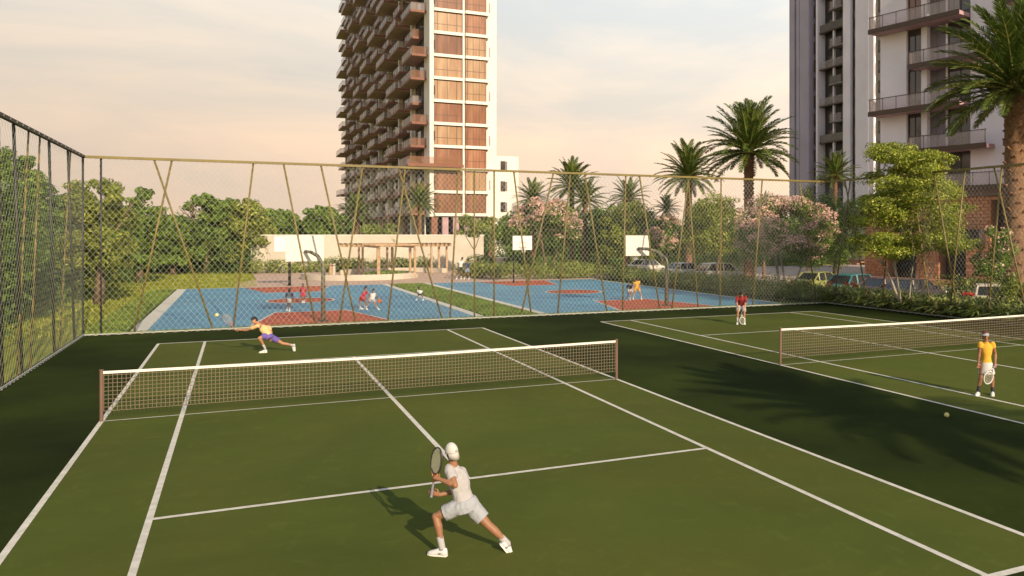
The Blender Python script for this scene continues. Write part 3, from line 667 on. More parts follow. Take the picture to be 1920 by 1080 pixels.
# ------------------------------------------------------------------ CREAM WALL, PERGOLA, PLAZA SEATS
wy = 64.0; wxa, wxb = fx(470, wy), fx(907, wy)
gw = thing('garden_wall', 'long plain cream garden wall behind the left basketball court', 'wall', (wxa, wy, 0))
MB().b2((0, 0, 0), (wxb - wxa, .35, 3.5)).build('wall_face', M['wall'], gw, bevel=.02)
MB().b2((-.06, -.05, 3.5), (wxb - wxa + .06, .40, 3.58)).build('coping', M['offwhite'], gw)
pg = wthing('pergola', 'pale timber pergola with slatted roof over the paved plaza', 'pergola', (7.2, 53, 0))
ZP = 2.68
posts = [(680, 57.0), (673, 57.6), (735, 57.3), (726, 57.3), (809, 56.6), (823, 57.2), (837.5, 57.2)]
for px, yy in posts: x = fx(px, yy); MB().b2((x - .085, yy - .085, 0), (x + .085, yy + .085, ZP - .2)).build('post', M['timber'], pg)
for px, yy, w in ((709.5, 48.6, .13), (778, 48.6, .09), (769, 49.3, .09), (735.5, 52.8, .10)):
    x = fx(px, yy); MB().b2((x - w, yy - w, 0), (x + w, yy + w, ZP - .2)).build('post', M['timber'], pg)
xa, xb = fx(640, 57.3), fx(843, 57.3)
for yy in (56.6, 58.0): MB().bar((xa, yy, ZP - .1), (xb, yy, ZP - .1), .14, .2).build('beam', M['timber'], pg)
x0_, x1_ = fx(705, 48.6), fx(782, 48.6)
for xx in (x0_ + .25, x1_ - .25): MB().bar((xx, 48.3, ZP - .1), (xx, 56.5, ZP - .1), .14, .2).build('beam', M['timber'], pg)
x = xa
while x < xb: MB().bar((x, 55.9, ZP + .06), (x, 58.7, ZP + .06), .09, .13).build('rafter', M['timber'], pg); x += .42
y = 48.2
while y < 55.7: MB().bar((x0_ - .1, y, ZP + .06), (x1_ + .1, y, ZP + .06), .09, .13).build('rafter', M['timber'], pg); y += .42
lw = thing('low_wall', 'low cream wall between the pale leaved tree and the small far hoop', 'wall', (fx(931, 57), 57, 0))
MB().b2((0, 0, 0), (fx(961, 57) - fx(931, 57), .4, 1.3)).build('wall_face', M['wall'], lw, bevel=.02); MB().b2((-.05, -.05, 1.3), (fx(961, 57) - fx(931, 57) + .05, .45, 1.38)).build('coping', M['offwhite'], lw)
# curved seat walls and planters
def arcwall(name, label, cat, c, r, a0, a1, w, h, m, nseg=28):
    mb = MB(); rings = []
    for i in range(nseg + 1):
        a = a0 + (a1 - a0) * i / nseg
        rings.append([(c[0] + q * math.cos(a), c[1] + q * math.sin(a), z) for q, z in ((r, 0), (r + w, 0), (r + w, h), (r, h))])
    o = mb.loft(rings).build(name, M[m], origin=(c[0], c[1], 0)); return setp(o, label, cat)
cx_, cy_ = 8.4, 50.4
arcwall('seat_wall', 'curved cream seat wall around the planter in front of the pergola', 'seat wall', (cx_ - 2.2, cy_ + .6), 4.2, R(170), R(330), .5, .45, 'wall')
arcwall('seat_wall', 'low curved cream seat wall behind the pergola by the garden wall', 'seat wall', (10, 55), 4.6, R(20), R(160), .5, .42, 'wall')
pl = wthing('planter', 'round green planter between the pergola posts', 'planter', (8.8, 50.2, 0))
MB().tube([(8.8, 50.2, 0), (8.8, 50.2, .3)], 2.0, 28).build('planter_ring', M['wall'], pl)
for px, D in ((620, 71), (626, 71)):
    p = G(px, D); b_ = thing('bollard', 'short timber bollard at the left end of the seat wall' if px == 620 else 'pale short bollard right of the timber one', 'bollard', p)
    MB().tube([(0, 0, 0), (0, 0, .92), (0, 0, .98)], [.14, .14, .09], 12).build('shaft', M['timber'] if px == 620 else M['wall'], b_); MB().tube([(0, 0, .80), (0, 0, .86)], .15, 12).build('band', M['darkmetal'], b_)

# ------------------------------------------------------------------ VEGETATION
def leaves_at(P, Nrm, size, asp=.5, jit=.6):
    """rhombic leaves at points P with preferred normals"""
    n = len(P); v = rng.normal(0, 1, (n, 3)); nn = Nrm + v * jit; nn /= np.linalg.norm(nn, axis=1, keepdims=True) + 1e-9
    a = np.cross(nn, rng.normal(0, 1, (n, 3))); a /= np.linalg.norm(a, axis=1, keepdims=True) + 1e-9
    b = np.cross(nn, a); s = (size * rng.uniform(.6, 1.35, n))[:, None]
    return np.stack([P - a * s * .5, P + b * s * asp * .5 - a * s * .05, P + a * s * .5, P - b * s * asp * .5 - a * s * .05], 1)
def cloud(blobs, n, size, up=.35, shell=(.45, 1.12), lowcut=-1.0, asp=.5, topbias=0., sub=5):
    if sub:
        r_ = random.Random(len(blobs)); ex = []
        for b in blobs:
            for q in range(sub):
                d = Vector((r_.gauss(0, 1), r_.gauss(0, 1), r_.gauss(.25, 1))).normalized(); f = r_.uniform(.55, 1.0); k = r_.choice((.28, .38, .5, .62))
                ex.append((b[0] + d.x * b[3] * f, b[1] + d.y * b[4] * f, b[2] + d.z * b[5] * f, b[3] * k * r_.uniform(.8, 1.4), b[4] * k * r_.uniform(.8, 1.4), b[5] * k))
        blobs = list(blobs) + ex
    B = np.array(blobs, float)                         # x y z rx ry rz
    w = (B[:, 3] * B[:, 4] + B[:, 3] * B[:, 5] + B[:, 4] * B[:, 5]); idx = rng.choice(len(B), n, p=w / w.sum())
    d = rng.normal(0, 1, (n, 3)); d[:, 2] += topbias; d /= np.linalg.norm(d, axis=1, keepdims=True)
    lo = d[:, 2] < lowcut; d[lo, 2] *= -1
    r = rng.uniform(shell[0], shell[1], n) ** .7
    P = B[idx, :3] + d * B[idx, 3:] * r[:, None]
    N = d.copy(); N[:, 2] += up
    return leaves_at(P, N, size, asp)
def crown_blobs(c, rx, ry, rz, k, br=.34, flat=1., seed=0, cut=-.75):
    r = random.Random(seed); out = [(c[0], c[1], c[2], rx * .55, ry * .55, rz * .55)]
    for i in range(k):
        u = r.uniform(cut, 1); a = i * 2.399 + r.uniform(-.4, .4); q = math.sqrt(max(0, 1 - u * u)); f = r.uniform(.72, .98)
        s = r.choice((.5, .7, .9, 1.1, 1.35)) * br
        out.append((c[0] + rx * q * math.cos(a) * f, c[1] + ry * q * math.sin(a) * f, c[2] + rz * u * f, rx * s, ry * s, min(rx, rz) * s * flat))
    return out
def limb(mb, p, d, L, r, depth, rg, spread=.6):
    pts = [Vector(p)]; rad = [r]; d = Vector(d).normalized()
    for i in range(3):
        d = (d + Vector((rg.uniform(-.14, .14), rg.uniform(-.14, .14), .07))).normalized(); pts.append(pts[-1] + d * L / 3); rad.append(r * (1 - .17 * (i + 1)))
    mb.tube(pts, rad, 7)
    if depth:
        for k in range(rg.choice((2, 3))):
            a = rg.uniform(0, 2 * math.pi); q = Vector((math.cos(a), math.sin(a), 0)) * spread
            limb(mb, pts[-1], (d + q), L * .68, rad[-1] * .78, depth - 1, rg, spread)
def tree(name, label, cat, base, blobs, n, size, m, trunkr=.18, trunkh=None, bark='bark', stems=1, group=None, pink=0, cloudk={}, limbs=2, seed=1, parts=('crown', 'trunk')):
    base = Vector(base); base.z = 0 if base.z < .5 else base.z; base.z = -.03; t = thing(name, label, cat, base, 0, group); rg = random.Random(seed)
    bl_ = [(b[0], b[1], b[2] + .03, b[3], b[4], b[5]) for b in blobs]
    o = bpy.data.objects.new('crown', npmesh('crown', cloud(bl_, n, size, **cloudk), 4, m if isinstance(m, list) else M[m])); col.objects.link(o); o.parent = t
    if pink:
        top = [b for b in bl_[1:]]
        P = cloud([(b[0], b[1], b[2] + b[5] * .12, b[3] * 1.02, b[4] * 1.02, b[5]) for b in top], pink, size * .8, shell=(.85, 1.1), lowcut=0.05, asp=.8)
        o = bpy.data.objects.new('blossom', npmesh('blossom', P, 4, M['pink'])); col.objects.link(o); o.parent = t
    mb = MB(); zc = min(b[2] for b in blobs); th = trunkh or max(.6, blobs[0][2] * .8)
    for k in range(stems):
        a = 2 * math.pi * k / max(stems, 1) + rg.uniform(-.3, .3); sp = 0 if stems == 1 else .16 + .16 * rg.random()
        p0 = Vector((math.cos(a) * sp, math.sin(a) * sp, 0)); out = Vector((math.cos(a), math.sin(a), 0)) * (0 if stems == 1 else rg.uniform(.15, .42))
        limb(mb, p0, Vector((0, 0, 1)) + out, th, trunkr * (1 if stems == 1 else rg.uniform(.5, 1)), limbs, rg)
    mb.build('trunk', M[bark], t, smooth=True)
    return t
def ptree(name, label, cat, px, D, ytop, rpx, m, n, size, ybot=None, k=16, **kw):
    """crown outlined by pixel measures, standing at depth D"""
    b = G(px, D); ztop = CAM.z - (ytop - PY0) * D / FPX; zb = .2 if ybot is None else max(.2, CAM.z - (ybot - PY0) * D / FPX)
    r = rpx * D / FPX; c = (0, 0, (ztop + zb) / 2); rz = (ztop - zb) / 2
    fl = kw.pop('flat', 1.); br = kw.pop('br', .34)
    bl = crown_blobs(c, r, r, rz, k, br=br, flat=fl, seed=int(px * 7 + D))
    return tree(name, label, cat, b, bl, n, size, m, seed=int(px), **kw)

# -- palms
def frond_mesh(L, droop, up0, nl=46, seed=0):
    rg = random.Random(seed); mb = MB(); pts = []; a = up0; p = Vector((0, 0, 0)); seg = 14
    for i in range(seg + 1):
        pts.append(p.copy()); p = p + Vector((math.cos(a), 0, math.sin(a))) * L / seg; a -= droop / seg * (.5 + i / seg)
    mb.tube(pts, [.05 * (1 - .8 * i / seg) * L / 4 for i in range(seg + 1)], 5, mi=1)
    for i in range(nl):
        f = .10 + .9 * i / (nl - 1); q = f * seg; j = min(int(q), seg - 1); c = pts[j].lerp(pts[j + 1], q - j); d = (pts[j + 1] - pts[j]).normalized()
        upv = Vector((0, 1, 0)).cross(d) * -1; upv = d.cross(Vector((0, 1, 0))).normalized()
        ll = L * .185 * (math.sin(math.pi * min(1, f * .82 + .16)) ** .55) * rg.uniform(.85, 1.1); w = .034 * L / 4 * 2.1
        for s in (-1, 1):
            dirv = (d * 1.0 + Vector((0, s, 0)) * .85 + upv * rg.uniform(.05, .5)).normalized()
            e1 = c + dirv * ll * .55; e2 = c + dirv * ll + Vector((0, 0, -ll * .22)); wv = d * w
            mb.add([c - wv * .5, c + wv * .5, e1 + wv * .6, e1 - wv * .6, e2], [(0, 1, 2, 3), (3, 2, 4)], 0)
    return mb.mesh('frond', [M['palmleaf'], M['rachis']])
FR = [frond_mesh(4, dr, 0, seed=i) for i, dr in enumerate((.5, .8, 1.15, 1.5))]
def palm(label, px, D, ycrown, rpx, trpx, nf=46, group='date palms', seed=1, boots=0, lean=0):
    nf = int(nf * 1.3)
    b = G(px, D); zc = CAM.z - (ycrown - PY0) * D / FPX; L = rpx * D / FPX * 1.12; tr = trpx * D / FPX / 2
    b.z = -.04; t = thing('palm_tree', label, 'palm', b, seed * 1.37, group); rg = random.Random(seed)
    zb = zc - L * .10; n = 26; pts = []; rad = []
    for i in range(n + 1):
        f = i / n; pts.append((lean * f, 0, zb * f)); r = tr * (1.12 - .2 * f + (.25 * math.exp(-((f - 1) / .10) ** 2)) + (.25 * math.exp(-(f / .06) ** 2)))
        rad.append(r * (1 + .035 * (-1) ** i))
    MB().tube(pts, rad, 14).build('trunk', M['palmbark'], t, smooth=True)
    # spiral of old leaf bases: stuff on the trunk
    mb = MB(); nb = boots or 90; z = zb * (.0 if boots else .62); i = 0
    while z < zb * 1.0:
        a = i * 2.399; f = z / zb; r = tr * (1.10 - .2 * f + (.25 * math.exp(-((f - 1) / .10) ** 2)))
        c = Vector((lean * f + r * math.cos(a), r * math.sin(a), z)); o = Vector((math.cos(a), math.sin(a), 0)); s = Vector((-math.sin(a), math.cos(a), 0)); w = tr * .28
        mb.add([c - s * w - o * .04, c + s * w - o * .04, c + s * w * .6 + o * tr * .28 + Vector((0, 0, w * 1.2)), c - s * w * .6 + o * tr * .28 + Vector((0, 0, w * 1.2)), c + o * tr * -.1 + Vector((0, 0, w * 1.9))], [(0, 1, 2, 3), (3, 2, 4), (1, 4, 2), (0, 3, 4)])
        z += zb / nb * .5 if boots else zb / nb * .42; i += 1
    mb.build('leaf_bases', M['boot'], t, kind='stuff')
    for i in range(nf):
        f = i / (nf - 1); el = R(82 - 118 * f ** .92) + rg.uniform(-.09, .09); az = i * 2.399 + rg.uniform(-.2, .2)
        fm = FR[min(3, int(rg.uniform(0, 1.3) + f * 2.2))] if el > -.1 else FR[rg.choice((0, 1))]
        s = L / 4 * rg.uniform(.86, 1.08) * (1 if f < .8 else .88)
        e_ = el + (.15 if f < .5 else .22)
        o = inst('frond', fm, t, (lean + .10 * math.cos(az), .10 * math.sin(az), zb + L * .05 * (1 - f)), (0, -e_, az), (s, s, s))
    return t
palm('huge date palm at the right edge with rough orange lit trunk and drooping fronds', 1903, 42, 150, 158, 36, 66, seed=3, boots=60)
palm('tall date palm left of the slender tower with a full crown of fronds', 1404, 58, 275, 92, 18, 60, seed=4)
palm('tall date palm left of the fullest crowned one above the light green tree', 1291, 72, 325, 62, 13, 50, seed=5)
palm('date palm behind the pink tree with the higher crown near the far hoop', 1072, 80, 345, 50, 9, 44, seed=6)
palm('date palm with a pale straight trunk right of its twin by the pink tree', 1097, 78, 372, 42, 9, 40, seed=7)
palm('small date palm left of the pink blossom tree by the amber tower', 999, 86, 372, 38, 8, 38, seed=8)
palm('small date palm rising behind the dark green tree in the middle', 1178, 84, 370, 40, 8, 38, seed=9)
palm('very small distant palm between the middle palms and the tall pair', 1250, 92, 390, 28, 5, 34, seed=10)
palm('date palm in front of the amber tower behind the cream wall', 787, 88, 378, 40, 7, 40, seed=11)
palm('bushy palm at the left foot of the amber tower behind the cream wall', 668, 84, 398, 38, 7, 40, seed=12)
palm('palm in front of the slender grey tower left of the big leafy tree', 1566, 62, 325, 42, 8, 36, seed=13)
palm('short palm peeping up behind the large pink blossom tree', 1432, 66, 380, 22, 5, 30, seed=14)
palm('dark short palm top between the pink blossom tree and the slender tower', 1515, 68, 372, 24, 5, 30, seed=15)
off = Vector((11.2, -21.5, -.04)); D_off = 12
_p = palm('date palm beside the right hand court casting its shadow on the surround', 1600, 30, 265, 130, 18, 60, seed=16); _p.location = off; assert True

# -- left wood beyond the fences
wood = [  # px, D, ytop, rpx, mat, label
 (22, 36, 278, 62, 'leaf_mid', 'tall open crowned tree at the far left behind the dark fence'),
 (-70, 30, 300, 110, 'leaf_dark', 'dark tree beyond the left fence at the very edge'),
 (95, 46, 335, 52, 'leaf_dark', 'dark broad tree behind the left fence beside the corner post'),
 (185, 42, 328, 58, 'leaf_yel', 'yellowish green bushy tree just right of the fence corner'),
 (262, 60, 350, 46, 'leaf_mid', 'round mid green tree behind the crossing fence posts'),
 (325, 72, 398, 42, 'leaf_mid', 'low rounded tree in the dip right of the crossing posts'),
 (385, 74, 353, 45, 'leaf_mid', 'ragged topped green tree left of centre of the wood'),
 (452, 76, 372, 46, 'leaf_yel', 'broad sunlit green tree left of the cream wall'),
 (420, 88, 365, 40, 'leaf_mid', 'taller tree standing behind the ragged green ones'),
 (520, 90, 388, 34, 'leaf_mid', 'small rounded tree above the left end of the cream wall'),
 (560, 96, 408, 34, 'leaf_dark', 'dark low tree above the cream wall'),
 (604, 92, 385, 34, 'leaf_mid', 'pale green tree right before the amber tower'),
 (490, 98, 402, 30, 'leaf_dark', 'distant dark tree filling the gap above the wall end'),
 (640, 100, 405, 26, 'leaf_dark', 'dark bushy tree at the left foot of the amber tower')]
for i, (px, D, yt, r, m, lb) in enumerate(wood):
    ptree('broadleaf_tree', lb, 'tree', px, D, yt, r, m, 24000 if D < 50 else 17000, .17 * D / 45 + .02, k=56, br=.27, flat=.8, group='trees of the wood beyond the lawn', trunkr=.3, limbs=2)
# understory of the wood: one dense mass of shrubs
bl = []
rg = random.Random(3)
for i in range(110):
    px = rg.uniform(170, 480); D = rg.uniform(74, 82); p = G(px, D); r = rg.uniform(1.8, 3.3); bl.append((p.x, p.y, r * .7, r, r, r * .95))
for i in range(90):
    px = rg.uniform(-120, 215); D = rg.uniform(46, 62); p = G(px, D); r = rg.uniform(1.4, 2.6); bl.append((p.x, p.y, r * .7, r, r, r))
for i in range(80):
    y = rg.uniform(-2, 34); x = -11.2 - rg.uniform(0, 3.5); r = rg.uniform(1.1, 1.9); bl.append((x, y, r * .8, r, r, r * 1.2))
o = bpy.data.objects.new('undergrowth', npmesh('undergrowth', cloud(bl, 90000, .24), 4, M['leaf_dark'])); col.objects.link(o)
setp(o, 'dark undergrowth along the foot of the wood', 'undergrowth', kind='stuff')
for i, (x, y, h, r, lb) in enumerate([(-15.5, 4, 6.0, 2.6, 'dark tree close behind the nearest panels of the left fence'), (-16, 10.5, 5.6, 2.8, 'second dark tree along the left fence'), (-15.5, 17, 5.8, 2.7, 'third dark tree along the left fence near its corner')]):
    tree('broadleaf_tree', lb, 'tree', (x, y, 0), crown_blobs((0, 0, h * .55), r, r, h * .46, 24, br=.3, seed=i + 50), 12000, .16, 'leaf_dark', trunkr=.2, group='trees of the wood beyond the lawn')

# -- right background
ptree('frangipani_tree', 'small pale leaved tree with bare forked branches at the right end of the cream wall', 'tree', 891, 74, 404, 36, 'leaf_hedge', 3600, .22, ybot=448, k=14, bark='bark', trunkr=.12, trunkh=2.2, limbs=3)
ptree('round_bush', 'rounded olive bush behind the cream wall left of the tower entrance', 'bush', 714, 82, 416, 36, 'leaf_hedge', 5000, .2, ybot=462, k=16)
ptree('blossom_tree', 'pink blossom tree left of the two middle palms', 'tree', 1026, 70, 380, 62, 'leaf_mid', 11000, .22, ybot=470, k=30, br=.26, pink=7500, bark='bark', trunkr=.14, stems=3, group='pink blossom trees')
ptree('blossom_tree', 'large pink blossom tree right of the man in red with many pale stems', 'tree', 1474, 46.5, 376, 88, 'leaf_mid', 22000, .14, ybot=512, k=44, br=.24, pink=15000, bark='palebark', trunkr=.09, stems=6, group='pink blossom trees')
ptree('blossom_tree', 'small faint pink blossom tree behind the right gooseneck hoop', 'tree', 1243, 78, 408, 32, 'leaf_mid', 5000, .24, ybot=470, k=18, pink=2600, group='pink blossom trees', bark='bark', trunkr=.1)
ptree('broadleaf_tree', 'layered light green tree in front of the middle small palm', 'tree', 1176, 66, 378, 50, 'leaf_yel', 12000, .2, ybot=492, k=30, flat=.6, bark='bark', trunkr=.14)
ptree('broadleaf_tree', 'dark green tree just left of the layered light green one', 'tree', 1132, 76, 392, 38, 'leaf_dark', 7500, .24, ybot=480, k=22)
ptree('broadleaf_tree', 'fresh light green tree under the tall left palm of the pair', 'tree', 1342, 56, 366, 56, 'leaf_bright', 14000, .17, ybot=490, k=32, flat=.8, trunkr=.12)
ptree('broadleaf_tree', 'dark green tree between the two tall palms and the pink tree', 'tree', 1402, 62, 392, 38, 'leaf_dark', 8000, .2, ybot=500, k=22)
ptree('broadleaf_tree', 'green tree at the foot of the slender grey tower', 'tree', 1568, 54, 372, 48, 'leaf_mid', 11000, .17, ybot=512, k=26)
ptree('broadleaf_tree', 'green tree hugging the right corner of the amber tower', 'tree', 962, 88, 398, 34, 'leaf_mid', 6500, .28, k=22)
ptree('broadleaf_tree', 'dense tree far behind the middle palms', 'tree', 1060, 104, 392, 60, 'leaf_dark', 9000, .34, k=26)
ptree('broadleaf_tree', 'wide distant tree behind the small middle palm', 'tree', 1205, 110, 396, 62, 'leaf_dark', 9000, .36, k=26)
ptree('broadleaf_tree', 'distant tree between the two tall palm trunks', 'tree', 1320, 108, 398, 52, 'leaf_mid', 8000, .36, k=24)
ptree('broadleaf_tree', 'distant dark tree left of the slender tower foot', 'tree', 1440, 104, 394, 60, 'leaf_dark', 9000, .34, k=26)
ptree('broadleaf_tree', 'thin dark tree directly before the slender tower', 'tree', 1530, 92, 385, 36, 'leaf_dark', 6500, .30, k=20)
# the big layered tree right of centre, many pale stems
b = G(1702, 37.2); D = 37.2; f_ = D / FPX
def at(px, py, dd=0): q = W(px, py, D + dd); return (q.x - b.x, q.y - b.y, q.z)
rg = random.Random(12); bl = []
prof = [(290, 1650, 1690), (300, 1690, 1760), (325, 1625, 1770), (350, 1615, 1790), (375, 1600, 1800), (400, 1600, 1810), (425, 1605, 1815), (450, 1605, 1805), (470, 1620, 1790)]
for yy, a, c in prof:
    for q in range(11):
        px = rg.uniform(a, c); r = rg.uniform(.45, .85); x, y, z = at(px, yy + rg.uniform(-10, 10), rg.uniform(-2.0, 2.0)); bl.append((x, y, z, r, r, r * .42))
bl.insert(0, at(1702, 400) + (1.9, 1.9, 1.9))
tr_ = tree('layered_tree', 'large light green tree with flat leafy layers on many thin pale stems', 'tree', b, bl, 62000, .12, 'leaf_bright', trunkr=.075, trunkh=2.3, bark='palebark', stems=9, limbs=3, cloudk=dict(up=.35, topbias=.35), seed=21)
# pinkish shrub at the right palm
ptree('flowering_shrub', 'tall shrub with a few pink flowers in front of the huge palm trunk', 'shrub', 1868, 34.5, 424, 40, 'leaf_mid', 5200, .12, ybot=560, k=20, br=.26, pink=500, bark='bark', trunkr=.04, stems=4)
ptree('flowering_shrub', 'leafy shrub with yellow green leaves at the right edge behind the net', 'shrub', 1905, 33, 520, 40, 'leaf_yel', 4200, .11, ybot=600, k=14, bark='bark', trunkr=.03, stems=3)

# -- hedges and strap leaved border
def hedge(label, pts, w, h, n, size, m='leaf_hedge', z0=0.):
    pts = [Vector(p + (0,)) for p in pts]; bl = []; rg = random.Random(len(label))
    for a, b in zip(pts, pts[1:]):
        k = max(1, int((b - a).length / .45))
        for i in range(k):
            p = a.lerp(b, i / k); r = rg.uniform(.8, 1.15)
            bl.append((p.x + rg.uniform(-.25, .25) * w, p.y + rg.uniform(-.25, .25) * w, h * .5, w * .55 * r, w * .55 * r, h * .52 * r))
    o = bpy.data.objects.new('hedge', npmesh('hedge', cloud(bl, n, size, shell=(.6, 1.1)), 4, M[m])); col.objects.link(o); return setp(o, label, 'hedge', kind='stuff')
hedge('leafy hedge along the foot of the cream wall', [(fx(474, 62.3), 62.3), (fx(812, 62.3), 62.3)], 1.4, 1.25, 14000, .17)
hedge('leafy hedge behind the right blue court', [(fx(868, 49), 49), (fx(930, 44.6), 44.6), (fx(1010, 43), 43), (24, 43)], 1.5, 1.3, 15000, .15)
hedge('leafy hedge behind the plaza right of the walking couple', [(fx(895, 60), 60), (fx(1000, 55), 55), (25, 53)], 1.6, 1.5, 9000, .2, 'leaf_mid')
hedge('leafy hedge along the right side of the right blue court', [(24.6, 43), (24.9, 30), (25.5, 16.5)], 1.5, 1.1, 20000, .12)
hedge('dark clipped hedge across the park lawn', [(30, 62), (64, 60)], 1.4, 1.2, 9000, .24, 'leaf_mid')
hedge('far dark shrubbery behind the park lawn', [(24, 84), (60, 82)], 4.0, 4.5, 14000, .36, 'leaf_dark')
hedge('shrubbery in front of the slender tower base', [(46, 58.5), (60, 58)], 2.0, 1.6, 7000, .2, 'leaf_mid')
hedge('planting inside the round planter', [(7.6, 50.2), (10.0, 50.2)], 2.4, .55, 4000, .13, 'leaf_mid')
hedge('leafy planting around the foot of the huge palm', [(33, 7.5), (34.5, 15)], 3.2, 1.1, 9000, .16)
hedge('low groundcover strip along the road', [(30.5, 47.5), (43, 47.5)], 1.4, .9, 5000, .15)
def straps(name, label, n, xy, L=.55, m='leaf_lily', per=16, z0=0):
    """rosettes of arching strap leaves"""
    N = n * per; c = np.array([xy() for _ in range(n)]); c = np.repeat(c, per, 0)
    a = rng.uniform(0, 2 * np.pi, N); el = rng.uniform(.5, 1.35, N); ll = L * rng.uniform(.6, 1.25, N) * np.repeat(rng.uniform(.75, 1.25, n), per)
    d = np.stack([np.cos(a) * np.cos(el), np.sin(a) * np.cos(el), np.sin(el)], 1); s = np.stack([-np.sin(a), np.cos(a), np.zeros(N)], 1)
    p0 = np.concatenate([c, np.full((N, 1), z0)], 1); p1 = p0 + d * ll[:, None] * .6; dn = d.copy(); dn[:, 2] -= .75
    p2 = p1 + dn * ll[:, None] * .5; w = .052 * L / .55
    A = np.stack([p0 - s * w * .4, p0 + s * w * .4, p1 + s * w * .6, p1 - s * w * .6], 1); B = np.stack([p1 - s * w * .6, p1 + s * w * .6, p2 + s * .006, p2 - s * .006], 1)
    o = bpy.data.objects.new(name, npmesh(name, np.concatenate([A, B]), 4, M[m])); col.objects.link(o); return setp(o, label, 'border plants', kind='stuff')
rs = random.Random(9)
straps('border_plants', 'spiky strap leaved border plants outside the right fence', 3000, lambda: (rs.uniform(25.1, 27.0), rs.uniform(-8, 16.5)), .98)
straps('border_plants', 'spiky border plants past the corner of the right fence', 1900, lambda: (rs.uniform(25.0, 27.0), rs.uniform(16, 42)), .8)
bl = [(rs.uniform(25.3, 26.8), rs.uniform(-8, 42), .25, .45, .45, .35) for _ in range(120)]
o = bpy.data.objects.new('groundcover', npmesh('groundcover', cloud(bl, 16000, .12), 4, M['leaf_hedge'])); col.objects.link(o); setp(o, 'leafy groundcover under the border plants', 'groundcover', kind='stuff')
# red blooms in the border
for i, (px, D) in enumerate(((1590, 42.5), (1604, 41.5), (1812, 33.5), (1822, 33), (1560, 44), (1600, 42.2))):
    x = 26.3; y = fy(px, x); t = thing('red_flower', 'red bloom in the border ' + ('in front of the teal car window', 'beside the slanted post before the teal car', 'left of the pearl white car boot', 'before the tail light of the pearl white car', 'in front of the lime green car', 'low in front of the teal car door')[i], 'flower', (x, y, 0), 0, 'red blooms in the border')
    MB().tube([(0, 0, 0), (.02, 0, .5), (0, .03, .88)], .012, 5).build('stem', M['rachis'], t)
    P = cloud([(0, .03, .95, .14, .14, .10)], 46, .12); o = bpy.data.objects.new('petals', npmesh('petals', P, 4, M['flowerred'])); col.objects.link(o); o.parent = t

